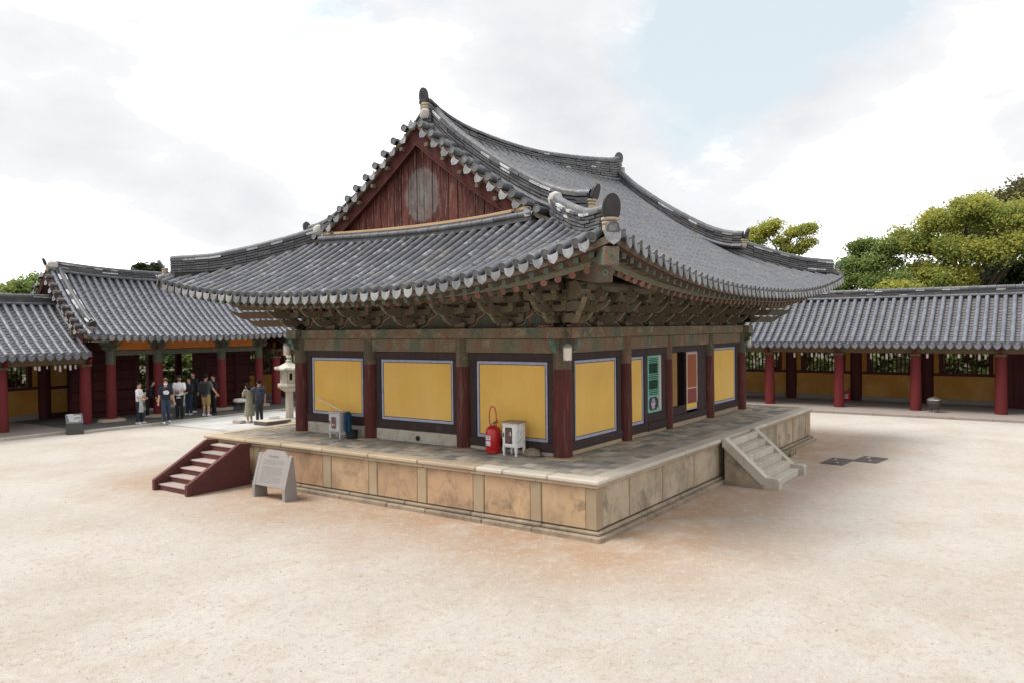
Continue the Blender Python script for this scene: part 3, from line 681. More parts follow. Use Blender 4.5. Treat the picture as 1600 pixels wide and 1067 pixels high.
for (x, y, an) in ((0, 0, R(135)), (0, W, R(45)), (L, 0, R(225))):
    M = Matrix.Translation((x, y, 0)) @ Matrix.Rotation(an, 4, 'Z')
    br = link('bracket_tongue', TGD, hall, M @ Matrix.Translation((0, .12, 3.66)) @ Matrix.Diagonal((1.1, 1.2, 1.1, 1)))
    link('bracket_tongue', TGD, hall, M @ Matrix.Translation((0, .45, 3.87)) @ Matrix.Diagonal((1.1, 1.25, 1.1, 1)))
    link('cloud_head', CL, hall, M @ Matrix.Translation((0, .35, 4.08)) @ Matrix.Diagonal((1.3, 1.35, 1.1, 1)))
# red carved scroll lying on the plate at the near corner
mb = MB(); RSC = simple('red_scroll', (.25, .075, .06), (.12, .05, .06), 14, .8)
for k in range(9):
    t = k / 8; c = Vector((-.21, .34, 3.60)) if 0 else Vector((0, 0, 0))
    px_ = (-.225, .36 - t * .52) if k < 5 else (-.225 + (t - .5) * .9, -.225)
    mb.lathe([(.03, 0), (.05, .015), (.045, .045), (.015, .055)], (px_[0], px_[1], 3.572), 8)
mb.build('scroll_carving', RSC, hall)
# painted boards between the brackets with their pale ogee outline
OG = [(-.36, .0), (-.30, .03), (-.25, .05), (-.20, .10), (-.19, .17), (-.13, .23), (-.06, .27), (0, .36), (.06, .27), (.13, .23), (.19, .17), (.20, .10), (.25, .05), (.30, .03), (.36, 0)]
OGC = simple('ogee_line', (.44, .30, .17), (.33, .20, .12), 12, .8); OGF = mat_danch('ogee_field', .7, .33, green=(.07, .12, .10), olive=(.075, .085, .065), red=(.16, .06, .05))
for face in 'lrbf':
    cs = COLS[face]
    wbox(MB(), face, .0, (W if face in 'lf' else L), -.08, -.02, 3.572, 4.45, 0).build('bracket_wall', SOFFIT, hall)
    allp = sorted(set(cs + [(a + b_) / 2 for a, b_ in zip(cs[:-1], cs[1:])]))
    if face in 'bf': continue
    for a, b_ in zip(allp[:-1], allp[1:]):
        c = (a + b_) / 2; k = (b_ - a - .28) / .76
        ux = Vector(wp(face, 1, 0, 0)) - Vector(wp(face, 0, 0, 0)); o = Vector(wp(face, c, -.012, 3.578))
        pb = MB().ext([(x * k, z * .95) for x, z in OG], o, ux, (0, 0, 1), .03).build('painted_board', OGF, hall)
        on = Vector(wp(face, 0, 1, 0)) - Vector(wp(face, 0, 0, 0))
        MB().tube([o + ux * x * k + Vector((0, 0, z * .95)) + on * .018 for x, z in OG], .010, 5).build('painted_outline', OGC, pb)
# purlins
for out, z, r in ((.74, 4.36, .10), (0, 4.50, .11)):
    for face in 'lrbf':
        LL = W if face in 'lf' else L; a0 = -out * .6; a1 = LL + out * .6
        MB().tube([wp(face, a0, out, z), wp(face, (a0 + a1) / 2, out, z - .02), wp(face, a1, out, z)], r, 10).build('purlin', RAFT, hall)

# ------------------------------------------------------------------ hall roof surfaces
EV = 2.42; SP = .285; RD = 6.30
def lift(sv, d, k=(1, 1)): return (.77 - .50 * min(max(d, 0) / 3.0, 1)) * abs(sv) ** 2.5 * k[0 if sv < 0 else 1]
def zmain(x, d, k=(1, .78)): return 4.29 + .40 * d + .0345 * d * d + lift((x - L / 2) / (L / 2 + EV), d, k) + .012 * x
def zside(y, d, x, k=(1, .72)): return 4.29 + .427 * d + .0345 * d * d + lift((y - W / 2) / (W / 2 + EV), d, k) + .012 * x
class Face:
    def __init__(s, P, smin, smax, dmax): s.P = P; s.smin = smin; s.smax = smax; s.dmax = dmax
    def frame(s, u, d, e=.03):
        p = Vector(s.P(u, d)); t = (Vector(s.P(u, d + e)) - Vector(s.P(u, d - e))).normalized()
        a = (Vector(s.P(u + e, d)) - Vector(s.P(u - e, d))).normalized(); n = a.cross(t)
        if n.z < 0: n = -n
        n.normalize(); a = t.cross(n)
        return p, a, t, n
    def mat(s, u, d, dn=0, eave=False):
        p, a, t, n = s.frame(u, d); p = p + n * dn
        return Matrix(((a.x, t.x, n.x, p.x), (a.y, t.y, n.y, p.y), (a.z, t.z, n.z, p.z), (0, 0, 0, 1)))
def hipd(sx, LL): return min(sx + EV, LL + EV - sx)
F_FRONT = Face(lambda x, d: (x, -EV + d, zmain(x, d)), -EV, L + EV, lambda x: RD if .55 < x < L - .55 else hipd(x, L))
F_BACK = Face(lambda x, d: (x, W + EV - d, zmain(x, d, (.72, .6))), -EV, L + EV, F_FRONT.dmax)
F_LEFT = Face(lambda y, d: (-EV + d, y, zside(y, d, -EV + d)), -EV, W + EV, lambda y: min(hipd(y, W), 2.68))
F_FAR = Face(lambda y, d: (L + EV - d, y, zside(y, d, L + EV - d, (.78, .6))), -EV, W + EV, F_LEFT.dmax)

def tile_mesh(name, mats, Lh=.33, r0=.075, r1=.0725, disc=False, n=10):
    m = MB(); A = [math.radians(-38 + 256 * k / n) for k in range(n + 1)]; V = []; F = []
    for y, r in ((0, r0), (Lh * .96, r1)):
        V += [(r * math.cos(a), y, r * math.sin(a)) for a in A]
    for k in range(n): F.append((k, k + 1, n + 2 + k, n + 1 + k))
    b = len(V); V += [((r0 - .02) * math.cos(a), 0, (r0 - .02) * math.sin(a)) for a in A]
    V += [((r0 - .02) * math.cos(a), .10, (r0 - .02) * math.sin(a)) for a in A]
    for k in range(n): F.append((k, b + k, b + k + 1, k + 1)); F.append((b + k, b + n + 1 + k, b + n + 2 + k, b + k + 1))
    m.add(V, F, 0)
    if disc:
        k2 = 16; R1 = r0 * 1.03; Q = []
        for y, r in ((.0, R1), (-.018, R1), (-.018, R1 - .014), (-.008, R1 - .022), (-.010, .02)): Q += [(r * math.cos(2 * math.pi * k / k2), y, .012 + r * math.sin(2 * math.pi * k / k2)) for k in range(k2)]
        FF = [(i * k2 + k, i * k2 + (k + 1) % k2, (i + 1) * k2 + (k + 1) % k2, (i + 1) * k2 + k) for i in range(4) for k in range(k2)]; FF.append(tuple(range(4 * k2, 5 * k2)))
        m.add(Q, FF, 1)
    return m.mesh(name, mats, smooth=True)
DRIP = [(-.105, .0), (-.07, -.028), (0, -.036), (.07, -.028), (.105, 0), (.100, -.09), (.080, -.140), (0, -.195), (-.080, -.140), (-.100, -.09)]
def drip_mesh(name, mat, k=1, tilt=-30):
    m = MB(); t = R(tilt); m.ext([(x * k, z * k) for x, z in DRIP], (0, -.02, .0), (1, 0, 0), (0, -math.sin(t), math.cos(t)), .022); return m.mesh(name, mat)
def mesh_arrays(me):
    v = np.empty(len(me.vertices) * 3, np.float32); me.vertices.foreach_get('co', v); v = v.reshape(-1, 3)
    f = [tuple(p.vertices) for p in me.polygons]; mi = [p.material_index for p in me.polygons]; return v, f, mi
def stuff_copy(mb, me_arr, mats_):
    v, f, mi = me_arr; v4 = np.c_[v, np.ones(len(v))]
    for M in mats_:
        q = v4 @ np.array(M).T; b = len(mb.v); mb.v += [tuple(p) for p in q[:, :3].tolist()]
        mb.f += [tuple(i + b for i in g_) for g_ in f]; mb.m += mi
def rows_of(f, sp, center):
    k0 = math.ceil((f.smin + sp * .35 - center) / sp); k1 = math.floor((f.smax - sp * .35 - center) / sp)
    return [center + k * sp for k in range(k0, k1 + 1)]
def channels(f, rows, sp, mb, step=.17, marg=.05, wd=.5):
    mids = [r + sp / 2 for r in rows[:-1]]
    ax = [-wd * sp, -.25 * sp, 0, .25 * sp, wd * sp]; sg = [.0, -.026, -.035, -.026, .0]
    for u in mids:
        dm = f.dmax(u) - marg; d = -.03
        while d < dm - .05:
            d1 = min(d + step, dm); V = []
            p, a, t, n = f.frame(u, d); p1, a1, t1, n1 = f.frame(u, d1)
            for x, z in zip(ax, sg): V.append(p + a * x + n * (z + .026))
            for x, z in zip(ax, sg): V.append(p1 + a1 * x + n1 * (z + .002))
            for x, z in zip(ax, sg): V.append(p + a * x + n * (z - .004))
            mb.add(V, [(k, k + 1, 6 + k, 5 + k) for k in range(4)] + [(10 + k, 11 + k, 1 + k, k) for k in range(4)]); d += step
def deck(f, mb, ds=.35, nd=8, off=-.03, th=.12):
    n = max(4, int((f.smax - f.smin) / ds)); S = [f.smin + (f.smax - f.smin) * i / n for i in range(n + 1)]
    for i in range(n):
        a, b_ = S[i] + 1e-4, S[i + 1] - 1e-4
        V = []; 
        for s_ in (a, b_):
            dm = max(f.dmax(s_), .01)
            for k in range(nd + 1):
                p = f.P(s_, dm * k / nd); V.append((p[0], p[1], p[2] + off)); V.append((p[0], p[1], p[2] + off - th))
        q = 2 * (nd + 1); Fc = []
        for k in range(nd): Fc += [(2 * k, 2 * k + 2, q + 2 * k + 2, q + 2 * k), (2 * k + 1, q + 2 * k + 1, q + 2 * k + 3, 2 * k + 3)]
        Fc.append((0, q, q + 1, 1)); mb.add(V, Fc)

def tile_roof(f, sp, center, root, parts, covers, drips, step=.30, marg=.10, nmax=None, dn=.045):
    """collects matrices for the cover tiles (with distance), eave tiles and drip tiles of one slope"""
    rows = rows_of(f, sp, center); out = []
    for u in rows:
        dm = f.dmax(u) - marg; d = -.05; k = 0
        while d < dm - .04:
            M = f.mat(u, d, dn) @ Matrix.Rotation(random.uniform(-.010, .010), 4, 'Z') @ Matrix.Translation((random.uniform(-.003, .003), 0, random.uniform(-.0015, .0025)))
            ln_ = (Vector(f.P(u, d + step)) - Vector(f.P(u, d))).length / .30
            M = M @ Matrix.Diagonal((1, ln_ * (max((dm - d) / step, .15) if d + step > dm else 1), 1, 1))
            covers.append(((M.translation - CAM_POS).length, M, k == 0)); d += step; k += 1
    for a, b_ in zip(rows[:-1], rows[1:]):
        u = (a + b_) / 2; drips.append(f.mat(u, -.055, .050) @ Matrix.Rotation(random.uniform(-.05, .05), 4, 'Y'))
    return rows
TM = tile_mesh('cover_tile', [T_HALL], r0=.080, r1=.0775); TME = tile_mesh('eave_tile', [T_HALL, T_END], r0=.085, r1=.0775, disc=True)
TMF = tile_mesh('cover_tile', [T_FRONT], r0=.071, r1=.069); TMFE = tile_mesh('eave_tile', [T_FRONT, T_END], r0=.078, r1=.07, disc=True)
DM = drip_mesh('drip_tile', T_DRIP, 1.0)
dk = MB()
for f in (F_FRONT, F_BACK, F_LEFT, F_FAR): deck(f, dk)
def verge_strip(f, x0, x1, mb):
    V = []; xs = [x0, (x0 + x1) / 2, x1]; nd = 8
    for x in xs:
        for k in range(nd + 1):
            p = f.P(x, 2.6 + (RD - 2.6) * k / nd); V += [(p[0], p[1], p[2] - .03), (p[0], p[1], p[2] - .13)]
    q = 2 * (nd + 1); Fc = []
    for i in range(2):
        for k in range(nd): Fc += [(i * q + 2 * k, i * q + 2 * k + 2, (i + 1) * q + 2 * k + 2, (i + 1) * q + 2 * k), (i * q + 2 * k + 1, (i + 1) * q + 2 * k + 1, (i + 1) * q + 2 * k + 3, i * q + 2 * k + 3)]
    for k in range(nd):
        Fc += [(2 * k, 2 * k + 2, 2 * k + 3, 2 * k + 1), (2 * q + 2 * k, 2 * q + 2 * k + 2, 2 * q + 2 * k + 3, 2 * q + 2 * k + 1)]
    mb.add(V, Fc)
for f in (F_FRONT, F_BACK): verge_strip(f, .04, .62, dk); verge_strip(f, L - .62, L - .04, dk)
roof = dk.build('roof', SOFFIT, hall)
cov_l = []; cov_f = []; cov_x = []; drl = []; drf = []; drx = []
rl = tile_roof(F_LEFT, SP, W / 2, roof, None, cov_l, drl); rf = tile_roof(F_FRONT, SP, L / 2, roof, None, cov_f, drf, marg=.14, dn=.034)
rb = tile_roof(F_BACK, SP, L / 2, roof, None, cov_x, drx, marg=.14); ra = tile_roof(F_FAR, SP, W / 2, roof, None, cov_x, drx)
for d_, M, e_ in cov_l:
    if e_: link('eave_tile', TME, roof, M)
for d_, M, e_ in cov_f:
    if e_: link('eave_tile', TMFE, roof, M)
cl_ = sorted([c for c in cov_l if not c[2]], key=lambda c: c[0])
for c in cl_[:300]: link('cover_tile', TM, roof, c[1])
st = MB(); stuff_copy(st, mesh_arrays(TM), [c[1] for c in cl_[300:]])
if st.v: link('cover_tile', st.mesh('cover_tiles_left', [T_HALL], True, False), roof, None, 'stuff')
st = MB(); stuff_copy(st, mesh_arrays(TMF), [c[1] for c in cov_f if not c[2]]); link('cover_tile', st.mesh('cover_tiles_front', [T_FRONT], True, False), roof, None, 'stuff')
st = MB(); stuff_copy(st, mesh_arrays(TMF), [c[1] for c in cov_x]); link('cover_tile', st.mesh('cover_tiles_back', [T_FRONT], True, False), roof, None, 'stuff')
for M in drl + drf: link('drip_tile', DM, roof, M)
st = MB(); stuff_copy(st, mesh_arrays(DM), drx); link('drip_tile', st.mesh('drip_tiles_back', [T_DRIP], False, False), roof, None, 'stuff')
st = MB()
for f, r_ in ((F_LEFT, rl), (F_FRONT, rf), (F_BACK, rb), (F_FAR, ra)): channels(f, r_, SP, st, .17 if f is F_LEFT else .2)
link('channel_tile', st.mesh('channel_tiles', [T_CHAN], False, False), roof, None, 'stuff')
# verge tiles
VT = tile_mesh('verge_tile', [T_HALL, T_END], Lh=.56, r0=.082, r1=.078, disc=True); DV = drip_mesh('verge_drip_tile', T_DRIP, 1.0, -8)
def verge(f, x_end, inward, single):
    ms = []; ds = []; d = 2.96
    while d < RD - .12:
        for kk, lst in ((0, ms), (.155, ds)):
            dd = d + kk
            if dd > RD - .08: continue
            p, a, t, n = f.frame(x_end, dd); y = Vector((inward, 0, 0)); y = (y - n * y.dot(n)).normalized(); x = y.cross(n)
            if kk: p = p - n * .055
            M = Matrix(((x.x, y.x, n.x, p.x + (.05 * inward if kk else 0)), (x.y, y.y, n.y, p.y), (x.z, y.z, n.z, p.z + .05), (0, 0, 0, 1)))
            lst.append(M @ Matrix.Translation((0, random.uniform(-.03, .03), random.uniform(-.008, .008))) @ Matrix.Rotation(random.uniform(-.05, .05), 4, 'Z'))
        d += .31
    if single:
        for M in ms: link('verge_tile', VT, roof, M)
        for M in ds: link('verge_drip_tile', DV, roof, M)
    return ms, ds
verge(F_FRONT, -.03, 1, True); verge(F_BACK, -.03, 1, True)
st = MB(); st2 = MB()
for f in (F_FRONT, F_BACK):
    a_, b_ = verge(f, L + .02, -1, False); stuff_copy(st, mesh_arrays(VT), a_); stuff_copy(st2, mesh_arrays(DV), b_)
link('verge_tile', st.mesh('far_verge_tiles', [T_HALL, T_END], True, False), roof, None, 'stuff'); link('verge_drip_tile', st2.mesh('far_verge_drips', [T_DRIP], False, False), roof, None, 'stuff')

# ------------------------------------------------------------------ ridges
def resample(P, step):
    P = [Vector(p) for p in P]; Q = [P[0]]; acc = 0; seg = []
    fine = []
    for a_, b_ in zip(P[:-1], P[1:]):
        n = max(1, int((b_ - a_).length / .02)); fine += [a_.lerp(b_, k / n) for k in range(n)]
    fine.append(P[-1]); T = sum((b_ - a_).length for a_, b_ in zip(fine[:-1], fine[1:])); n = max(2, round(T / step)); tgt = T / n; acc = 0; Q = [fine[0]]
    for a_, b_ in zip(fine[:-1], fine[1:]):
        acc += (b_ - a_).length
        if acc >= tgt * len(Q) - 1e-6 and len(Q) < n: Q.append(b_)
    Q.append(fine[-1]); return Q
def smooth_path(P, n=6):
    """Catmull-Rom through the points"""
    P = [Vector(p) for p in P]; P = [P[0] * 2 - P[1]] + P + [P[-1] * 2 - P[-2]]; out = []
    for i in range(1, len(P) - 2):
        for k in range(n):
            t = k / n; a_, b_, c_, d_ = P[i - 1:i + 3]
            out.append(.5 * ((2 * b_) + (c_ - a_) * t + (2 * a_ - 5 * b_ + 4 * c_ - d_) * t * t + (3 * b_ - a_ - 3 * c_ + d_) * t ** 3))
    out.append(P[-2]); return out
RTM = {}
def ridge(parent, top, h, w=.13, layers=6, pale=.3, tile_r=.088, base=None, name='ridge', single=True, basetube=True, step=.30):
    """top: path of the top of the tile stack; h: stack height (number or list along the path)"""
    Q = resample(smooth_path(top), step); n = len(Q); m = MB()
    hs = [h(i / (n - 1)) if callable(h) else h if not isinstance(h, (list, tuple)) else h[0] + (h[1] - h[0]) * i / (n - 1) for i in range(n)]
    sd = []
    for i in range(n):
        t = Q[min(i + 1, n - 1)] - Q[max(i - 1, 0)]; s_ = Vector((t.y, -t.x, 0)).normalized(); sd.append(s_)
    for ly in range(layers):
        for i in range(n - 1):
            f0, f1 = ly / layers, (ly + .72) / layers; jw = w * (1.14 - .02 * ly) + random.uniform(-.012, .014) + (.03 if ly == layers - 1 else 0); jz = random.uniform(-.006, .006)
            a_, b_ = Q[i], Q[i + 1]; g_ = (b_ - a_) * .01; V = []
            for p, s_, hh in ((a_ + g_, sd[i], hs[i]), (b_ - g_, sd[i + 1], hs[i + 1])):
                z0, z1 = -hh * (1 - f0) + jz, -hh * (1 - f1) + jz
                V += [p - s_ * jw + Vector((0, 0, z0)), p + s_ * jw + Vector((0, 0, z0)), p + s_ * jw + Vector((0, 0, z1)), p - s_ * jw + Vector((0, 0, z1))]
            mi = 1 if (ly == layers - 1 and random.random() < pale) or random.random() < .03 else 0
            m.add(V, [(0, 1, 2, 3), (7, 6, 5, 4), (0, 4, 5, 1), (1, 5, 6, 2), (2, 6, 7, 3), (3, 7, 4, 0)], mi)
    for i in range(n - 1):   # mortar core between the layers
        V = []
        for p, s_, hh in ((Q[i], sd[i], hs[i]), (Q[i + 1], sd[i + 1], hs[i + 1])):
            V += [p - s_ * (w * .66) + Vector((0, 0, -hh - .12)), p + s_ * (w * .66) + Vector((0, 0, -hh - .12)), p + s_ * (w * .66) + Vector((0, 0, -.01)), p - s_ * (w * .66) + Vector((0, 0, -.01))]
        m.add(V, [(0, 4, 5, 1), (1, 5, 6, 2), (2, 6, 7, 3), (3, 7, 4, 0), (0, 1, 2, 3), (4, 5, 6, 7)], 2)
    rg = m.build(name, [T_STACK, T_PALE, simple('ridge_core', (.05, .05, .055)) if 'ridge_core' not in MATS else MATS['ridge_core']], parent, kind=None)
    key = round(tile_r, 3)
    if key not in RTM: RTM[key] = tile_mesh('ridge_tile', [T_RIDGE], Lh=step + .02, r0=tile_r, r1=tile_r * .95)
    mats_ = []
    for i in range(n - 1):
        p = Q[i]; t = (Q[i + 1] - p); ln = t.length; t.normalize(); s_ = sd[i]; nn = s_.cross(t); 
        if nn.z < 0: nn = -nn
        s2 = t.cross(nn); M = Matrix(((s2.x, t.x, nn.x, p.x), (s2.y, t.y, nn.y, p.y), (s2.z, t.z, nn.z, p.z + .0), (0, 0, 0, 1)))
        mats_.append(M @ Matrix.Diagonal((1, ln / step, 1, 1)))
    if single:
        for M in mats_: link('ridge_tile', RTM[key], rg, M)
    else:
        s2 = MB(); stuff_copy(s2, mesh_arrays(RTM[key]), mats_); link('ridge_tile', s2.mesh('ridge_tiles', [T_RIDGE], True, False), rg)
    if basetube:
        bt = MB()
        for sg in (-1, 1):
            for i in range(n - 1):
                o0 = sd[i] * sg * (w + .05) + Vector((0, 0, -hs[i] - .02)); o1 = sd[i + 1] * sg * (w + .05) + Vector((0, 0, -hs[i + 1] - .02))
                bt.tube([Q[i] + o0, (Q[i + 1] + o1) * .985 + (Q[i] + o0) * .015], [.062, .056], 8)
        link('ridge_foot_tile', bt.mesh('ridge_foot_tiles', [T_RIDGE], True, False), rg, None, 'stuff')
    return rg
def finial(parent, pos, az, wd=.30, ht=.42, lean=.12, collar=True, mat=None):
    """dark upright end tile facing direction az, with its clay collar"""
    M = Matrix.Translation(pos) @ Matrix.Rotation(az, 4, 'Z'); m = MB(); n = 14; poly = []
    for k in range(n + 1):
        an = math.pi * k / n; poly.append((wd / 2 * math.cos(an) * (1 + .06 * math.sin(an)), ht * .36 + ht * .64 * math.sin(an)))
    poly += [(-wd / 2 * .96, ht * .1), (-wd / 2 * .8, 0), (wd / 2 * .8, 0), (wd / 2 * .96, ht * .1)]
    q = lean; m.ext(poly, (0, 0, 0), (0, 1, 0), (math.sin(q), 0, math.cos(q)), .055)
    inner = [(x * .8, z * .86 + ht * .06) for x, z in poly]; m.ext(inner, (.024, 0, 0), (0, 1, 0), (math.sin(q), 0, math.cos(q)), .02)
    for k in range(4): m.tube([(.04 + .05 * k / 4, -wd * .22, ht * (.3 + .14 * k)), (.05 + .05 * k / 4, 0, ht * (.34 + .14 * k)), (.04 + .05 * k / 4, wd * .22, ht * (.3 + .14 * k))], .008, 4)
    fo = m.build('finial', mat or FINIAL, parent, mw=M)
    if collar:
        c = MB(); 
        for z, r in ((-.05, .50), (-.11, .45)): c.lathe([(wd * r * .9, z), (wd * r, z + .02), (wd * r * .94, z + .05)], (-.05, 0, 0), 12, sx=.8)
        c.lathe([(wd * .30, -.26), (wd * .42, -.2), (wd * .42, -.12)], (-.05, 0, 0), 12, sx=.8)
        c.build('finial_collar', CLAY, fo, mw=M)
    return fo
# main ridge (heights of the stack top read along x)
RT = [(.42, 8.83), (.78, 8.70), (1.72, 8.49), (3.30, 8.40), (5.1, 8.44), (7.2, 8.65), (9.25, 8.93), (9.93, 9.08)]
ridge(hall, [(x, W / 2, z) for x, z in RT], lambda t: .42 + .22 * abs(2 * t - .92) ** 1.7, .145, 8, .12, .092)
finial(hall, (.40, W / 2, 8.74), math.pi, .25, .34, .10)
finial(hall, (9.97, W / 2, 8.98), 0, .30, .34, .10)
# white mortar plugs at the ridge ends
for x, z in ((.44, 8.50), (9.96, 8.62)):
    MB().lathe([(.09, -.12), (.135, -.05), (.13, .06), (.06, .11)], (x, W / 2, z), 10).build('mortar_plug', MORTAR, hall, smooth=True)
MB().box(9.90, 10.02, W / 2 - .22, W / 2 - .12, 8.40, 8.80, .02).build('mortar_edge', MORTAR, hall)
# descending ridges along the verges
DRP = [(3.70, 8.58), (3.25, 8.15), (2.78, 7.79), (2.2, 7.38), (1.74, 7.09), (1.2, 6.77), (.77, 6.54), (.35, 6.37), (0, 6.28), (-.33, 6.25)]
for xx, far in ((.60, 0), (L - .60, 1)):
    for mir in (0, 1):
        ridge(hall, [(xx, (W - y) if mir else y, z + (.04 if far else 0)) for y, z in DRP], .36, .11, 5, .25, .082, basetube=True, single=not (far and mir))
        finial(hall, (xx, (W + .40) if mir else -.40, 6.12), R(90) if mir else R(-90), .26, .32, .32)
# hip ridges
HP = [(.32, 6.20), (.155, 6.12), (-.215, 5.95), (-.8, 5.72), (-1.45, 5.51), (-1.86, 5.45), (-2.2, 5.42)]
def hipz(k): return .012 * (k - L / 2)
for cx_, sx_ in ((0, 1), (L, -1)):
    for cy_, sy_ in ((0, 1), (W, -1)):
        P = [(cx_ + sx_ * t, cy_ + sy_ * t, z + (.10 if sx_ < 0 else 0) - (.06 if cy_ and not cx_ else 0)) for t, z in HP]
        ridge(hall, P, [.44, .34], .11, 6, .45 if cy_ else .25, .085, basetube=False, single=not (cx_ and cy_))
        az = math.atan2(-sy_, -sx_); nearc = (cx_ == 0 and cy_ == 0)
        e = P[-1]
        finial(hall, (e[0] - sx_ * .14, e[1] - sy_ * .14, e[2] - (.16 if nearc else .22)), az, .285 if nearc else .20, .37 if nearc else .23, .22 if nearc else .5)
        MB().lathe([(.05, -.22), (.13, -.16), (.16, .0), (.12, .10), (.03, .14)], (P[0][0], P[0][1], P[0][2] - .03), 12).build('mortar_plug', MORTAR, hall, smooth=True)
        # end tile and eave tile at the very corner
        k = -2.36; zc = (F_BACK if cy_ else F_FRONT).P(cx_ + sx_ * k, .06)[2]
        y = Vector((sx_, sy_, .0)).normalized() * .93 + Vector((0, 0, .3)); y.normalize(); n_ = Vector((0, 0, 1)); n_ = (n_ - y * n_.dot(y)).normalized(); x_ = y.cross(n_)
        for off, me in ((.05, TME), ):
            p = Vector((cx_ + sx_ * (k - off), cy_ + sy_ * (k - off), zc + .05)); M = Matrix(((x_.x, y.x, n_.x, p.x), (x_.y, y.y, n_.y, p.y), (x_.z, y.z, n_.z, p.z), (0, 0, 0, 1)))
            link('eave_tile', me, roof, M @ Matrix.Diagonal((1.15, 1.3, 1.15, 1))); link('drip_tile', DM, roof, M @ Matrix.Translation((0, .02, -.03)) @ Matrix.Diagonal((1.25, 1.2, 1.2, 1)))

# ------------------------------------------------------------------ gable wall
def gable(xw, out):
    """boards in the plane x=xw, barge boards and trim outward (out=-1 or 1)"""
    y = .80
    while y < W - .85:
        y1 = min(y + random.uniform(.21, .27), W - .8)
        zt = [zmain(.05 if out < 0 else L - .05, min(q, W - q) + EV) - .02 for q in (y, y1)]
        if min(zt) > 5.90:
            g2 = .009; yo = random.uniform(-.010, .010)
            V = [(xw + yo, y + g2, 5.72), (xw + yo, y1 - g2, 5.72), (xw + yo, y1 - g2, zt[1]), (xw + yo, y + g2, zt[0]), (xw - out * .04 + yo, y + g2, 5.72), (xw - out * .04 + yo, y1 - g2, 5.72), (xw - out * .04 + yo, y1 - g2, zt[1]), (xw - out * .04 + yo, y + g2, zt[0])]
            MB().add(V, [(0, 1, 2, 3), (4, 7, 6, 5), (0, 4, 5, 1), (1, 5, 6, 2), (2, 6, 7, 3), (3, 7, 4, 0)]).build('gable_board', PLANK, hall)
        y = y1
    MB().box(xw - out * .10, xw - out * .06, .9, W - .9, 5.5, 5.95, 0).build('gable_backing', FRAME, hall)
    for mir in (0, 1):
        m = MB(); V = []; Fc = []; n = 14
        for k in range(n + 1):
            q = .80 + (W / 2 - .80) * k / n; zz = zmain(.05 if out < 0 else L - .05, q + EV) + .17; yy = W - q if mir else q; th = .40 + .10 * (k / n)
            for xo in (.11, .17):
                for dz in (-.23, -.23 - th): V.append((xw + out * xo, yy, zz + dz))
            xo = .19
        for k in range(n):
            a_ = 4 * k; b_ = a_ + 4; Fc += [(a_, b_, b_ + 1, a_ + 1), (a_ + 2, a_ + 3, b_ + 3, b_ + 2), (a_, a_ + 2, b_ + 2, b_), (a_ + 1, b_ + 1, b_ + 3, a_ + 3)]
        m.add(V, Fc); bb = m.build('barge_board', GABLE_RED, hall)
        m = MB(); V = []; Fc = []
        for k in range(n + 1):
            q = .80 + (W / 2 - .80) * k / n; zz = zmain(.05 if out < 0 else L - .05, q + EV) + .17; yy = W - q if mir else q; th = .40 + .10 * (k / n)
            for xo in (.165, .195):
                for dz in (-.19 - th, -.235 - th): V.append((xw + out * xo, yy, zz + dz))
        for k in range(n):
            a_ = 4 * k; b_ = a_ + 4; Fc += [(a_, b_, b_ + 1, a_ + 1), (a_ + 2, a_ + 3, b_ + 3, b_ + 2), (a_, a_ + 2, b_ + 2, b_), (a_ + 1, b_ + 1, b_ + 3, a_ + 3)]
        m.add(V, Fc); m.build('barge_moulding', GABLE_RED, bb)
        for k in range(6):      # short verge rafters showing under the overhang
            q = 1.15 + k * .47; zz = zmain(.05, q + EV) - .27; yy = W - q if mir else q
            MB().box(xw + out * .165, xw + out * .28, yy - .05, yy + .05, zz - .08, zz + .01, .012).build('verge_rafter', SOFFIT, hall)
gable(.28, -1); gable(L - .28, 1)
MB().sweep([(-.06, -.05), (.05, -.05), (.05, .045), (-.06, .045)], smooth_path([(.08, .80, 5.985), (.08, 2.2, 5.90), (.08, 3.88, 5.87), (.08, 5.4, 5.885), (.08, 6.98, 5.935)]), Vector((1, 0, 0))).build('gable_trim', TIMBER, hall)
P = resample(smooth_path([(.02, .70, 5.88), (.02, 2.2, 5.79), (.02, 3.88, 5.755), (.02, 5.4, 5.78), (.02, 7.08, 5.83)]), .3)
for a_, b_ in zip(P[:-1], P[1:]): MB().tube([a_, b_.lerp(a_, .02)], [.068, .064], 12).build('gable_foot_tile', T_STACK, roof, smooth=True)
MB().sweep([(-.02, -.14), (.26, -.14), (.26, .1), (-.02, .1)], P, Vector((1, 0, 0))).build('gable_foot_wall', T_STACK, roof)

# ------------------------------------------------------------------ eaves: boards, rafters, corner beams
def eave_z(f, s): return f.P(s, 0)[2]
def strip(f, out_d, dz, w, h, name, mat, n=60, par=roof, zs=None):
    path = []; sd = []
    for i in range(n + 1):
        s_ = f.smin + out_d + (f.smax - f.smin - 2 * out_d) * i / n; p = Vector(f.P(s_, out_d)); z = (zs(s_) if zs else eave_z(f, s_)) + dz; path.append((p.x, p.y, z))
        q = Vector(f.P(s_, out_d + .1)) - p; sd.append(Vector((q.x, q.y, 0)).normalized())
    MB().sweep([(0, -h / 2), (w, -h / 2), (w, h / 2), (0, h / 2)], path, sd).build(name, mat, hall)
EAVER = simple('eave_board_red', (.10, .035, .03), (.06, .03, .025), 6, .8)
def rz_(f, s_):   # height of the round rafter ends
    LL = (W if f in (F_LEFT, F_FAR) else L); v = abs((s_ - LL / 2) / (LL / 2 + 1.9)); v = min(v, 1.0)
    return (4.07 if f in (F_LEFT, F_FAR) else 4.10) + .47 * v ** 2.9 + (.10 * v ** 5 if s_ > LL / 2 else 0)
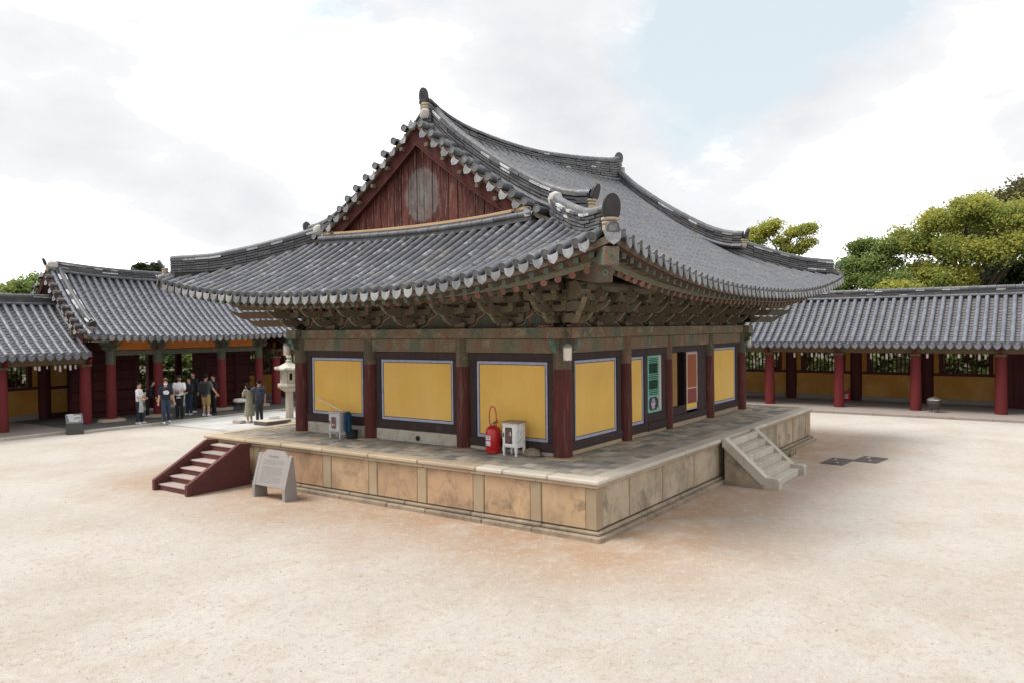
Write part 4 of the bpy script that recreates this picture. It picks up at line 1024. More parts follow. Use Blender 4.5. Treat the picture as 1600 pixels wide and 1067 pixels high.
RM = MB(); RM.tube([(0, 0, 0), (1, 0, 0)], .062, 12); RM.f[-1], RM.f[-2] = RM.f[-1], RM.f[-2]
rmm = RM.mesh('rafter', [RAFT], True)
re_ = MB(); re_.lathe([(.060, 0), (.060, .006)], (0, 0, 0), 14); rem = re_.mesh('rafter_end', [RAFTEND]); rem.transform(Matrix.Rotation(R(-90), 4, 'Y'))
fmh = MB(); fmh.box(0, 1, -.042, .042, -.05, .05, .0); fmm = fmh.mesh('flying_rafter', [RAFT])
fe = MB(); fe.box(-.006, 0, -.044, .044, -.052, .052, .0); fem = fe.mesh('flying_rafter_end', [FLYEND])
def aim(p, q):
    t = Vector(q) - Vector(p); ln = t.length; t.normalize(); yv = Vector((0, 0, 1)).cross(t).normalized(); zv = t.cross(yv)
    return Matrix(((t.x, yv.x, zv.x, p[0]), (t.y, yv.y, zv.y, p[1]), (t.z, yv.z, zv.z, p[2]), (0, 0, 0, 1))), ln
for f in (F_LEFT, F_FRONT, F_BACK, F_FAR):
    vis = f in (F_LEFT, F_FRONT); LL = W if f in (F_LEFT, F_FAR) else L; cen = LL / 2
    strip(f, .05, -.115, .10, .07, 'eave_board', EAVER)
    strip(f, .47, .085, .05, .085, 'painted_eave_strip', STRIP, zs=lambda s_, f=f: rz_(f, s_))
    # boards closing the eave between rafters
    s_n = 60; m = MB(); V = []; Fc = []
    cols_ = [(.12, -.06, 0), (.50, .06, 1), (1.6, .42, 1), (2.9, .95, 1)]
    for i in range(s_n + 1):
        for dd, dz, ty in cols_:
            s_ = f.smin + dd + (f.smax - f.smin - 2 * dd) * i / s_n; p = f.P(s_, dd)
            z = eave_z(f, s_) + dz - .03 if ty == 0 else min(rz_(f, s_) + .06 + dz, p[2] - .10)
            V.append((p[0], p[1], z))
    for i in range(s_n):
        for k in range(3): a_ = i * 4 + k; Fc.append((a_, a_ + 1, a_ + 5, a_ + 4))
    m.add(V, Fc); m.build('soffit', SOFFIT, hall)
    bk = MB(); bkf = MB(); n = int((LL + 2 * 1.7) / SP); rows = [cen + (k + .5) * SP for k in range(-n // 2 - 1, n // 2 + 1)]
    for s_ in rows:
        if not (-1.72 < s_ < LL + 1.72): continue
        o = Vector(f.P(s_, .50)); z = rz_(f, s_); p = (o.x, o.y, z)
        # fan towards the corner
        si = s_ if .4 < s_ < LL - .4 else (.4 + (s_ - .4) * .30 if s_ <= .4 else LL - .4 + (s_ - LL + .4) * .30)
        q3 = Vector(f.P(si, EV + .1)); q = (q3.x, q3.y, z + .86 - (abs(si - s_)) * .12)
        M, ln = aim(p, q); r = link('rafter', rmm, hall, M @ Matrix.Diagonal((ln, 1, 1, 1))) if vis else None
        if vis: link('rafter_end', rem, r, M)
        else: bk.tube([p, q], .062, 8)
    n = int((LL + 2 * 2.1) / SP)
    for s_ in [cen + (k + .5) * SP for k in range(-n // 2 - 1, n // 2 + 1)]:
        if not (-2.12 < s_ < LL + 2.12): continue
        o = Vector(f.P(s_, .13)); z = eave_z(f, s_) - .185; p = (o.x, o.y, z)
        si = s_ if -.8 < s_ < LL + .8 else (-.8 + (s_ + .8) * .62 if s_ <= -.8 else LL + .8 + (s_ - LL - .8) * .62)
        q3 = Vector(f.P(si, 1.0)); q = (q3.x, q3.y, rz_(f, si) + .32)
        M, ln = aim(p, q)
        if vis: r = link('flying_rafter', fmm, hall, M @ Matrix.Diagonal((ln, 1, 1, 1))); link('flying_rafter_end', fem, r, M)
        else: bkf.tube([p, q], .05, 4)
    if not vis: bk.build('rafter', RAFT, hall, kind='stuff'); bkf.build('flying_rafter', RAFT, hall, kind='stuff')
CB = mat_danch('corner_beam', .5, .5, green=(.13, .20, .165), olive=(.11, .14, .11), red=(.20, .12, .09), wear=.66)
BRN = simple('corner_beam_end', (.12, .085, .055), (.075, .06, .045), 30, .8)
for cx_, sx_ in ((0, 1), (L, -1)):
    for cy_, sy_ in ((0, 1), (W, -1)):
        dz = 0 if sx_ > 0 else .08
        def dp(t, z): return (cx_ + sx_ * t, cy_ + sy_ * t, z + dz)
        nearc = cx_ == 0 and cy_ == 0
        for p, q, wd, hh, nm in ((dp(-2.36 if nearc else -2.1, 4.66 if nearc else 4.66), dp(.2, 5.1), .125, .15 if nearc else .12, 'upper_corner_beam'), (dp(-2.10 if nearc else -1.6, 4.43 if nearc else 4.48), dp(.2, 4.75), .135, .16 if nearc else .13, 'corner_beam')):
            M, ln = aim(p, q); b = MB().box(0, ln, -wd, wd, -hh, hh, .015).build(nm, CB if nm[0] == 'u' else BRN, hall, mw=M)
            e = MB().box(-.012, -.002, -wd * .86, wd * .86, -hh * .86, hh * .86, .0); 
            for k, rr in enumerate((.055, .030)): e.tube([(-.016 - .004 * k, 0, 0), (-.012 - .004 * k, 0, 0)], rr, 8, 1 + k)
            e.build('beam_end_rosette', [CB if nm[0] == 'u' else BRN, simple('rosette_green', (.11, .17, .14)) if 'rosette_green' not in MATS else MATS['rosette_green'], BRN], b, mw=M)
# ------------------------------------------------------------------ galleries and gate around the courtyard
GSP = .308
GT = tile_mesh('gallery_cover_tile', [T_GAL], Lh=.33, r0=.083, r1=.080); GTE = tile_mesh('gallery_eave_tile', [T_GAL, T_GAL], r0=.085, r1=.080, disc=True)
GD = drip_mesh('gallery_drip_tile', T_GAL, 1.12, -32); GDP = drip_mesh('gate_drip_tile', T_DRIP, 1.0, -32)
class Frame:
    """local gallery axes: u along the front, v inward from the front column line"""
    def __init__(s, kind, base): s.k = kind; s.b = base
    def __call__(s, u, v, z): return (s.b + v, u, z) if s.k == 'x' else (u, s.b + v, z)
    def box(s, mb, u0, u1, v0, v1, z0, z1, c=.008, m=0):
        a = s(u0, v0, z0); b = s(u1, v1, z1); return mb.box(a[0], b[0], a[1], b[1], z0, z1, c, m)
FX = Frame('x', 21.78); FY = Frame('y', 22.54)
def gal_roof(fr, root, u0, u1, eave_v, eave_z, ridge_v, al, be, ends, nsingle, liftf=None, cov=GT, covE=GTE, drip=GD, ridge_h=.30, ridge_w=.13, sp=GSP, backside=True, phase=0.):
    run = ridge_v - eave_v; lf = liftf or (lambda u, d: 0.)
    def zf(u, d): return eave_z + al * d + be * d * d + lf(u, d)
    front = Face(lambda u, d: fr(u, eave_v + d, zf(u, d)), u0, u1, lambda u: run)
    back = Face(lambda u, d: fr(u, 2 * ridge_v - eave_v - d, zf(u, d)), u0, u1, lambda u: run)
    m = MB(); deck(front, m, .6, 6, -.03, .10); deck(back, m, .6, 6, -.03, .10); roof = m.build('roof', SOFFIT, root)
    cv = []; dr = []; rows = tile_roof(front, sp, (u0 + u1) / 2 + phase, roof, None, cv, dr, step=.31, marg=.10)
    for d_, M, e_ in cv:
        if e_: link('eave_tile', covE, roof, M)
    it = sorted([c for c in cv if not c[2]], key=lambda c: c[0])
    for c in it[:nsingle]: link('cover_tile', cov, roof, c[1])
    s2 = MB(); stuff_copy(s2, mesh_arrays(cov), [c[1] for c in it[nsingle:]])
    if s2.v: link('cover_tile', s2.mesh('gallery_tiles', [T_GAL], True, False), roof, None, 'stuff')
    for M in dr: link('drip_tile', drip, roof, M)
    s2 = MB(); channels(front, rows, sp, s2, .145)
    link('channel_tile', s2.mesh('gallery_channels', [T_CHANG], False, False), roof, None, 'stuff')
    cvb = []; drb = []; rb_ = tile_roof(back, sp * 1.5, (u0 + u1) / 2, roof, None, cvb, drb, step=.62)
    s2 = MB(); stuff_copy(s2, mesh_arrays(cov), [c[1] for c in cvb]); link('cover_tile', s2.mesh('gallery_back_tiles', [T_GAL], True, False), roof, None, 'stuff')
    n = max(3, int((u1 - u0) / 2)); top = [fr(u0 + ends + (u1 - u0 - 2 * ends) * i / n, ridge_v, zf(u0 + ends + (u1 - u0 - 2 * ends) * i / n, run) + ridge_h) for i in range(n + 1)]
    ridge(root, top, ridge_h, ridge_w, 5, .35, .085, single=True, step=.32)
    return front, back, roof, zf
TAG = simple('white_paper', (.72, .69, .66), (.60, .57, .55), 20, .9)
def gallery(name, fr, u0, u1, cols, label, nsingle=300, tags=(), lattice=True, ends=0.02, phase=0., open_win=True, skipwall=()):
    c0 = fr((u0 + u1) / 2, 1.7, .1); root = empty(name, c0, 0, label, 'gallery')
    gal_roof(fr, root, u0, u1, -.86, 2.80, 1.72, .60, .055, ends, nsingle, ridge_h=.27, phase=phase)
    allc = list(cols)
    for u in allc:
        p = fr(u, 0, 0); q = fr(u, 3.42, 0)
        c = MB().lathe([(.215, .10), (.212, .6), (.20, 1.6), (.185, 2.27)], (p[0], p[1], 0), 18).build('column', RED_GAL, root, smooth=True)
        fr.box(MB(), u - .19, u + .19, -.17, .17, 2.275, 2.405, .02).build('capital', DAN_O, c)
        b = MB(); fr.box(b, u - .055, u + .055, -.50, -.19, 2.44, 2.60, .03); fr.box(b, u - .055, u + .055, -.40, -.19, 2.36, 2.44, .03); b.build('beam_nose', [RED_GAL], c)
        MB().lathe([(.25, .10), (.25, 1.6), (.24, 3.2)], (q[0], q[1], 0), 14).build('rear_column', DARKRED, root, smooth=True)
        fr.box(MB(), u - .10, u + .10, .1, 3.3, 2.45, 2.75, .02).build('cross_beam', DAN_O, root)
    for a, b_ in zip(allc[:-1], allc[1:]):
        fr.box(MB(), a + .004, b_ - .004, -.13, .13, 2.405, 2.72, .02).build('front_beam', DAN_O, root)
        fr.box(MB(), a + .004, b_ - .004, -.10, -.06, 2.385, 2.403, .0).build('red_batten', RED_GAL, root)
        if a in skipwall: continue
        # rear wall: ochre plaster below and beside a barred window
        w0, w1 = a + .62, b_ - .62
        fr.box(MB(), a + .1, b_ - .1, 3.40, 3.55, .30, 1.30, .004).build('rear_wall', YEL_GAL, root)
        fr.box(MB(), a + .1, b_ - .1, 3.37, 3.56, .08, .298, .01).build('wall_foot', GALFLOOR, root)
        fr.box(MB(), a + .1, b_ - .1, 3.355, 3.56, 1.302, 1.42, .01).build('rail', DARKRED, root)
        for x0, x1 in ((a + .1, w0 - .16), (w1 + .16, b_ - .1)): fr.box(MB(), x0, x1, 3.40, 3.55, 1.422, 2.95, .004).build('rear_wall', YEL_GAL, root)
        wf = MB(); fr.box(wf, w0 - .16, w0, 3.355, 3.56, 1.422, 2.95, .01); fr.box(wf, w1, w1 + .16, 3.355, 3.56, 1.422, 2.95, .01); fr.box(wf, w0, w1, 3.36, 3.55, 2.60, 2.95, .01)
        wn_ = wf.build('window_frame', DARKRED, root); bars = MB(); k = 0; x = w0 + .10
        while x < w1 - .05: fr.box(bars, x - .028, x + .028, 3.42, 3.476, 1.422, 2.6, .004); x += .168
        bars.build('window_bars', DARKRED, wn_)
    fr.box(MB(), allc[0], allc[-1], 3.42, 3.5, 2.95, 3.3, .01).build('rear_beam', DARKRED, root)
    b = MB(); uu = u0 + .15
    while uu < u1: b.tube([fr(uu, -.80, 2.755), fr(uu, .2, 3.15)], .05, 6); b.tube([fr(uu, .2, 3.25), fr(uu, 1.7, 4.3)], .05, 5); uu += .32
    b.build('rafter', SOFFIT, root, kind='stuff')
    return root
RCOLS = [2.547 - 2.912 * k for k in range(-6, 7)]
gr = gallery('gallery_building', FX, -14.6, 21.2, sorted(RCOLS), 'long open red-columned gallery with ochre back wall and barred windows, beyond the stone stairs', 300, phase=-.02, skipwall=(sorted(RCOLS)[2],))
# the dark plank doors in the gallery bay at the edge of the picture
a = sorted(RCOLS)[2]
for k in range(12): FX.box(MB(), a + .05 + k * .235, a + .05 + k * .235 + .228, 2.6, 2.66, .12, 2.6, .006).build('door_board', DARKRED, gr)
FX.box(MB(), a - .15, a + 2.9, 2.72, 3.5, .1, 2.9, .01).build('dark_wall', FRAME, gr)
LC = [1.76 - 2.9 * k for k in range(6)][::-1]
gallery('gallery_building', FY, -14.2, 1.62, LC, 'lower tiled gallery with red columns abutting the left gable of the gate', 200, phase=.06)
RC2 = [10.62 + 2.9 * k for k in range(4)]
gallery('gallery_building', FY, 10.75, 21.0, RC2, 'stretch of gallery half hidden behind the stone lantern and the hall', 0)

# gate
gate = empty('gate_building', (6.19, 24.2, .1), 0, 'tall tiled gate with red columns, orange frieze and plank doors where visitors stand', 'gate')
GC = [2.74, 4.70, 7.68, 9.64]
glift = lambda u, d: (.16 + .10 * d / 2.9) * abs((u - 6.19) / 5.2) ** 2.4
GU0, GU1 = 1.15, 11.23
gf, gb, groof, gz = gal_roof(FY, gate, GU0, GU1, -1.22, 3.34, 1.70, .60, .085, .18, 300, liftf=glift, drip=GDP, ridge_h=.30, ridge_w=.15, phase=.1)
for u, az in ((GU0 + .02, math.pi), (GU1 - .02, 0)): finial(gate, FY(u, 1.7, gz(u, 2.92) + .16), az, .18, .28, .35)
MB().lathe([(.10, -.14), (.19, -.05), (.18, .12), (.08, .2)], FY(GU0 + .25, 1.62, gz(GU0, 2.9) + .16), 10).build('mortar_plug', MORTAR, gate, smooth=True)
GVT = tile_mesh('gate_verge_tile', [T_HALL, T_END], Lh=.48, r0=.08, r1=.076, disc=True)
for u, inw in ((GU0 - .12, 1), (GU1 + .12, -1)):
    for f in (gf, gb):
        d = .12
        while d < 2.75:
            for kk, me in ((0, GVT), (.155, DV)):
                p, a, t, n = f.frame(u, d + kk); y = Vector((inw, 0, 0)); x = y.cross(n)
                if kk: p = p - n * .05
                M = Matrix(((x.x, y.x, n.x, p.x), (x.y, y.y, n.y, p.y), (x.z, y.z, n.z, p.z + .03), (0, 0, 0, 1)))
                link('verge_tile' if not kk else 'verge_drip_tile', me, groof, M @ Matrix.Rotation(random.uniform(-.05, .05), 4, 'Z'))
            d += .31
        dp_ = []
        for k in range(9):
            d = 2.72 - k * .30; q = f.P(u + inw * .55, d); dp_.append((q[0], q[1], q[2] + .30 + (.03 if k == 8 else 0)))
        ridge(gate, dp_, .26, .11, 4, .45, .08, single=(u < 5 and f is gf))
        e = dp_[-1]; sy_ = -1 if f is gf else 1
        finial(gate, (e[0], e[1] + sy_ * .06, e[2] - .22), R(90) * sy_, .26, .26, .5)
        # red barge board following the slope
        m = MB(); V = []; Fc = []; n_ = 10; xo = u + inw * .12
        for k in range(n_ + 1):
            q = f.P(u, .05 + 2.85 * k / n_)
            for dx in (0, .05):
                for dz in (-.10, -.40): V.append((xo + inw * dx, q[1], q[2] + dz))
        for k in range(n_): a_ = 4 * k; b_ = a_ + 4; Fc += [(a_, b_, b_ + 1, a_ + 1), (a_ + 2, a_ + 3, b_ + 3, b_ + 2), (a_, a_ + 2, b_ + 2, b_), (a_ + 1, b_ + 1, b_ + 3, a_ + 3)]
        m.add(V, Fc); m.build('barge_board', GABLE_RED, gate)
    uw = u + inw * .75; P5 = [(-.1, 3.0), (1.7, 5.4), (3.5, 3.0)]
    MB().ext(P5, FY(uw, 0, 0), (0, 1, 0), (0, 0, 1), .06).build('gable_wall', GABLE_RED, gate)
for i, u in enumerate(GC):
    p = FY(u, 0, 0); q = FY(u, 3.4, 0); mid = FY(u, 1.75, 0)
    c = MB().lathe([(.20, .16), (.198, .8), (.185, 2.33)], (p[0], p[1], 0), 18).build('column', RED_GAL, gate, smooth=True)
    MB().lathe([(.184, 2.33), (.188, 2.36), (.18, 2.86)], (p[0], p[1], 0), 18).build('painted_band', DAN_G, c, smooth=True)
    MB().lathe([(.50, .09), (.47, .17), (.26, .195)], (p[0], p[1], 0), 11, sx=1.1, sy=.9).build('foot_stone', ST_CAP, c)
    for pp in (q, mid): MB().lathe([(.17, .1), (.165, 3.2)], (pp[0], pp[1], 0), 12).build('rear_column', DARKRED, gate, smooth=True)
    # bracket over the column
    b = MB(); arm = [(-.46, .16), (-.40, .06), (-.26, 0), (.26, 0), (.40, .06), (.46, .16)]
    for z, k in ((2.86, .75), (3.04, 1.)): b.ext([(x * k, zz) for x, zz in arm], FY(u, 0, z), (1, 0, 0), (0, 0, 1), .12, 0, 1)
    b.box(p[0] - .13, p[0] + .13, p[1] - .13, p[1] + .13, 2.80, 2.90, .02)
    br = b.build('bracket', [DAN_G, EDGE], gate)
    for k, z in ((0, 2.86), (0, 3.02)): link('bracket_tongue', TG[k], br, Matrix.Translation((p[0], p[1], z)) @ Matrix.Rotation(R(180), 4, 'Z') @ Matrix.Diagonal((1, .95, .9, 1)))
for a, b_ in zip(GC[:-1], GC[1:]):
    FY.box(MB(), a + .1, b_ - .1, -.09, .09, 2.66, 2.86, .015).build('lintel', DAN_G, gate)
    FY.box(MB(), a + .1, b_ - .1, -.03, .03, 2.862, 3.26, .005).build('frieze', ORANGE, gate)
FY.box(MB(), GU0 + .3, GU1 - .3, -.10, .10, 3.262, 3.42, .02).build('purlin', DAN_G, gate)
FY.box(MB(), GU0 + .1, GU1 - .1, -.06, .06, 3.425, 3.85, .005).build('eave_filler', SOFFIT, gate)
rb2 = MB(); u = GU0 + .2
for k in range(int((GU1 - GU0) / .31)):
    z = gz(u, .2); M, ln = aim(FY(u, -1.02, z - .14), FY(u, .2, gz(u, 1.4) - .16)); r = link('rafter', rmm, gate, M @ Matrix.Diagonal((ln, 1, 1, 1))); link('rafter_end', fem, r, M @ Matrix.Diagonal((1, 1.2, 1.1, 1))); u += .31
# plank walls in the side bays, the open middle bay with its two leaves folded back
for a, b_ in ((1.9, 2.74), (2.74, 4.70), (7.68, 9.64), (9.64, 10.5)):
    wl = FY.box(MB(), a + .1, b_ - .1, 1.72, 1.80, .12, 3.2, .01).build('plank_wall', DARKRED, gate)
    for k, z in enumerate((.32, .80, 1.22, 1.62, 2.02, 2.42)): FY.box(MB(), a + .14, b_ - .14, 1.66, 1.718, z, z + .36, .012).build('plank', DARKRED, wl)
    FY.box(MB(), a + .05, b_ - .05, 1.62, 1.9, .1, .27, .02).build('sill', DARKRED, gate)
    FY.box(MB(), a + .05, b_ - .05, 1.60, 1.9, 1.17, 1.22, .02).build('ledger', DARKRED, wl)
FY.box(MB(), GU0 + .85, GU1 - .85, 1.74, 1.79, 3.205, 5.2, .005).build('upper_wall', DARKRED, gate)
FY.box(MB(), 4.8, 7.6, 1.68, 1.82, 2.72, 3.3, .02).build('head_beam', DARKRED, gate)
for x in (4.92, 7.40):
    lf_ = FY.box(MB(), x - .035, x + .035, 1.86 if x < 5 else .62, 3.0 if x < 5 else 1.76, .2, 2.72, .01).build('door_leaf', DARKRED, gate)
    for z in (.5, 1.2, 1.9, 2.5): FY.box(MB(), x - .06, x + .06, 1.88 if x < 5 else .64, 2.98 if x < 5 else 1.74, z, z + .09, .008).build('door_batten', DARKRED, lf_)
FY.box(MB(), 6.35, 6.62, 3.6, 3.9, .1, 3.0, .02).build('rear_post', DARKRED, gate)

# ochre side wall between the lower gallery and the gate
for z0, z1 in ((.30, 1.28), (1.40, 2.95)): FY.box(MB(), 1.9, 2.72, 3.30, 3.42, z0, z1, .004).build('side_wall', YEL_GAL, gate)
FY.box(MB(), 1.86, 2.74, 3.26, 3.44, 1.283, 1.397, .01).build('rail', DARKRED, gate); FY.box(MB(), 1.86, 2.74, 3.26, 3.44, .09, .297, .01).build('wall_foot', FRAME, gate)
# floors, path and kerbs
def slab(name, x0, x1, y0, y1, z, mat): return tag(MB().box(x0, x1, y0, y1, -.05, z, .015).build(name, mat), kind='structure')
slab('gallery_floor', 20.05, 26.3, -16, 23.0, .095, GALFLOOR); slab('gallery_floor', -16, .58, 20.92, 27, .095, GALFLOOR); slab('gallery_floor', 11.3, 20.03, 20.95, 27, .095, GALFLOOR)
gfl = slab('gate_floor', .60, 11.28, 20.42, 26.4, .09, SLAB_D)
x = .58
while x < 11.2:
    l = min(random.uniform(1.0, 1.5), 11.32 - x); MB().box(x + .004, x + l - .004, 20.27, 20.415, -.03, .10, .012).build('kerb_stone', KERB, gfl); x += l
y = -15.8
EARTH = mat_stone('leafy_earth', (.06, .065, .03), (.035, .04, .02), stain=(.09, .07, .04), thr=.5, isl=0)
slab('garden_ground', 26.32, 140, -120, 140, .012, EARTH); slab('garden_ground', -120, 26.30, 27.02, 140, .012, EARTH)
kr = empty('gallery_kerb', (19.97, 0, 0)); tag(kr, kind='structure')
while y < 20.8:
    l = random.uniform(1.1, 1.6); MB().box(19.86 + random.uniform(-.01, .01), 20.045, y + .004, min(y + l, 20.9) - .004, -.03, .10, .012).build('kerb_stone', GALFLOOR, kr); y += l
kl = empty('gallery_kerb', (-5, 20.85, 0)); tag(kl, kind='structure'); x = -15.8
while x < .55:
    l = random.uniform(1.1, 1.6); MB().box(x + .004, min(x + l, .57) - .004, 20.76, 20.915, -.03, .10, .012).build('kerb_stone', KERB, kl); x += l
path = slab('stone_path', 3.55, 8.85, 9.6, 20.26, .035, SLAB_P)
y = 9.62
while y < 20.2:
    dy = min(random.uniform(.42, .6), 20.255 - y); x = 3.56
    while x < 8.84:
        l = min(random.uniform(.6, 1.15), 8.84 - x)
        if 8.84 - x - l < .25: l = 8.84 - x
        MB().box(x + .004, x + l - .004, y + .004, y + dy - .004, .03, .05 + random.uniform(-.003, .003), .006).build('paving_slab', SLAB_P, path); x += l
    y += dy

# white paper tags on strings under the gallery beams
tg = MB(); tg.box(-.035, .035, -.004, .004, -.20, 0, 0); tg.tube([(0, 0, 0), (0, 0, .06)], .004, 4); tgm = tg.mesh('paper_tag', TAG)
def tags(fr, u0, u1, sp_, label, group, z=2.37, v=-.075):
    u = u0
    while u < u1:
        u += sp_ * random.uniform(.6, 1.5)
        if any(abs(u - c) < .23 for c in list(RCOLS) + LC + RC2): continue
        s_ = random.uniform(.5, 1.15); o = link('paper_tag', tgm, None, Matrix.Translation(fr(u, v, z)) @ Matrix.Rotation(R(90 if fr is FX else 0) + random.uniform(-.6, .6), 4, 'Z') @ Matrix.Diagonal((1.1, 1, s_, 1)))
        tag(o, label, 'paper tag', group)
tags(FX, -7.2, 4.6, .30, 'small white paper tag hanging under the beam of the gallery beyond the stone stairs', 'paper tags under the gallery beam by the stairs')
tags(FY, -1.3, 1.5, .22, 'small white paper tag hanging under the gallery beam beside the gate', 'paper tags under the gallery beam left of the gate')
tags(FY, 10.9, 12.9, .24, 'small white paper tag hanging from the gallery beam behind the stone lantern', 'paper tags behind the lantern')
# ------------------------------------------------------------------ stairs
ws = empty('wooden_stairs', (-2.6, 8.09, 0), 0, 'dark red-brown wooden stairs with pale treads leading up the left end of the platform', 'stairs')
for k in range(6):
    z = .145 * (k + 1); x0 = -3.36 + k * .265
    MB().box(x0 - .02, min(x0 + .29, -1.83), 7.50, 8.68, z - .035, z, .006).build('tread', TREAD, ws)
    MB().box(x0, x0 + .03, 7.50, 8.68, z - .145, z - .036, .004).build('riser', STAIRW, ws)
for y0, y1 in ((7.405, 7.49), (8.69, 8.775)):
    MB().ext([(-3.46, 0), (-3.46, .20), (-3.40, .235), (-2.12, .935), (-1.86, .935), (-1.84, .0)], (0, (y0 + y1) / 2, 0), (1, 0, 0), (0, 0, 1), .05).build('side_board', STAIRW, ws)
    MB().ext([(-2.90, .505), (-2.14, .90), (-1.87, .90), (-1.85, .505)], (0, (y0 + y1) / 2, 0), (1, 0, 0), (0, 0, 1), .062).build('side_board', STAIRW, ws)
    MB().ext([(-3.47, .12), (-3.47, .24), (-2.14, .985), (-1.83, .965), (-1.83, .86), (-2.10, .87)], (0, (y0 + y1) / 2, 0), (1, 0, 0), (0, 0, 1), .10).build('handrail_board', STAIRW, ws)
    MB().box(-3.475, -3.36, y0 - .01, y1 + .01, 0, .235, .01).build('newel', STAIRW, ws)
ST_TREAD = mat_stone('stair_tread_granite', (.47, .43, .365), (.39, .35, .295), stain=(.15, .13, .105), thr=.57, damt=.55)
ss = empty('stone_stairs', (5.02, -2.4, 0), 0, 'steep granite stairs with sloping stone cheeks in front of the green lattice door', 'stairs')
for k in range(6):
    z = .165 * (k + 1); y1 = -2.93 + k * .195
    MB().box(4.155, 5.935, y1, -1.83, z - .165, z - .003, .012).build('step', ST_TREAD, ss)
for x0, x1, sg in ((3.92, 4.15, 1), (5.94, 6.17, 0)):
    xm = (x0 + x1) / 2
    MB().ext([(-1.835, 0), (-1.835, .985), (-1.80, 1.0), (-2.72, .20), (-2.72, 0)], (xm, 0, 0), (0, 1, 0), (0, 0, 1), .17).build('cheek_panel', ST_SIDE, ss)
    MB().ext([(-1.79, .86), (-1.79, 1.035), (-1.86, 1.035), (-2.76, .245), (-3.02, .235), (-3.05, .20), (-3.05, 0), (-2.68, 0), (-2.68, .06)], (xm, 0, 0), (0, 1, 0), (0, 0, 1), x1 - x0).build('cheek_stone', ST_TREAD, ss)
    MB().box(x0 - .03, x1 + .03, -2.72, -1.84, -.01, .09, .015).build('cheek_foot', ST_BASE, ss)

# ------------------------------------------------------------------ granite information board
st_ = empty('information_board', (-2.42, 5.66, 0), 0, 'grey granite information board with cut corners and engraved text, by the wooden stairs', 'information board')
lean = .288
def sbox(x, y, z): return (x + lean * z, y, z)
P8 = [(-.452, .265), (.452, .265), (.452, .89), (.27, 1.01), (-.27, 1.01), (-.452, .89)]
MB().ext([(-a, b) for a, b in P8], (-2.70, 5.70, 0), (0, 1, 0), (lean, 0, 1), .07).build('stone_board', GRANITE, st_)
for y in (5.20, 6.20):
    k = 1 if y > 5.7 else -1
    MB().ext([(-2.665, 0), (-2.665, .26), (-2.475, .92), (-2.43, .935), (-2.36, .30), (-2.33, 0)], (0, y, 0), (1, 0, 0), (0, 0, 1), .085).build('leg', GRANITE, st_)
INSCR = simple('engraved_ink', (.11, .10, .10), (.15, .135, .135), 60, .9)
tx = MB(); un = Vector((0, 1, 0)).cross(Vector((lean, 0, 1))).normalized()
def mark(y0, y1, z0, z1):
    V = []
    for y, z in ((y0, z0), (y1, z0), (y1, z1), (y0, z1)): V.append(Vector((-2.70 + lean * z, 5.70 + y, z)) - Vector((.0395, 0, 0)) - Vector((un.x, 0, un.z)) * .0 )
    tx.add(V, [(0, 1, 2, 3)])
def glyph(y, z, w_, h):
    for _ in range(3): a = random.uniform(0, h); mark(y, y + w_ * .9, z + a, z + a + h * .10)
    for _ in range(2): a = random.uniform(0, w_ * .8); mark(y + a, y + a + w_ * .12, z + random.uniform(0, h * .3), z + h)
for k in range(6): glyph(.15 - k * .058, .855, .044, .048)
for r_ in range(17):
    z = .80 - r_ * .0285; y = .34 + .0 * r_; end = -.34 if r_ not in (3, 11, 16) else -.08
    if r_ in (4,): continue
    while y > end:
        l = random.uniform(.012, .022); glyph(y - l, z, l, .013); y -= l + .006 + (.012 if random.random() < .22 else 0)
tx.build('engraved_text', INSCR, st_)

# ------------------------------------------------------------------ dark sign pedestal
BRONZE = simple('sign_metal', (.075, .07, .066), (.06, .056, .054), 4, .5, 40, .1); SIGNTOP = simple('sign_plate', (.10, .105, .115), rough=.35); WHITE = simple('white_print', (.72, .73, .75))
M = Matrix.Translation((.36, 20.50, 0)) @ Matrix.Rotation(R(-20), 4, 'Z')
sp_ = empty('sign_pedestal', (.36, 20.50, 0), 0, 'dark metal sign pedestal with slanted printed top beside the gate', 'sign')
MB().ext([(-.20, 0), (-.20, .42), (.10, .70), (.20, .70), (.20, 0)], (0, 0, 0), (0, 1, 0), (0, 0, 1), .50).build('pedestal_body', BRONZE, sp_, mw=M)
MB().ext([(-.225, .405), (.09, .705), (.11, .69), (-.205, .385)], (0, 0, 0), (0, 1, 0), (0, 0, 1), .53).build('plate', SIGNTOP, sp_, mw=M)
tx = MB(); t_ = Vector((0, .315, .30)).normalized(); nn = Vector((0, -.30, .315)).normalized()
for r_, (a, b_) in enumerate(((-.21, -.06), (-.18, .19), (-.18, .2), (-.18, .02), (-.17, .2), (-.17, .2), (-.16, .1))):
    x = a
    while x < b_:
        l = random.uniform(.02, .045); c = Vector((0, -.225, .405)) + t_ * (.385 - r_ * .052) + nn * .004; h = .022 if r_ else .034
        tx.add([c + Vector((x, 0, 0)), c + Vector((x + l, 0, 0)), c + Vector((x + l, 0, 0)) + t_ * h, c + Vector((x, 0, 0)) + t_ * h], [(0, 1, 2, 3)]); x += l + .008
tx.build('printed_text', WHITE, sp_, mw=M)

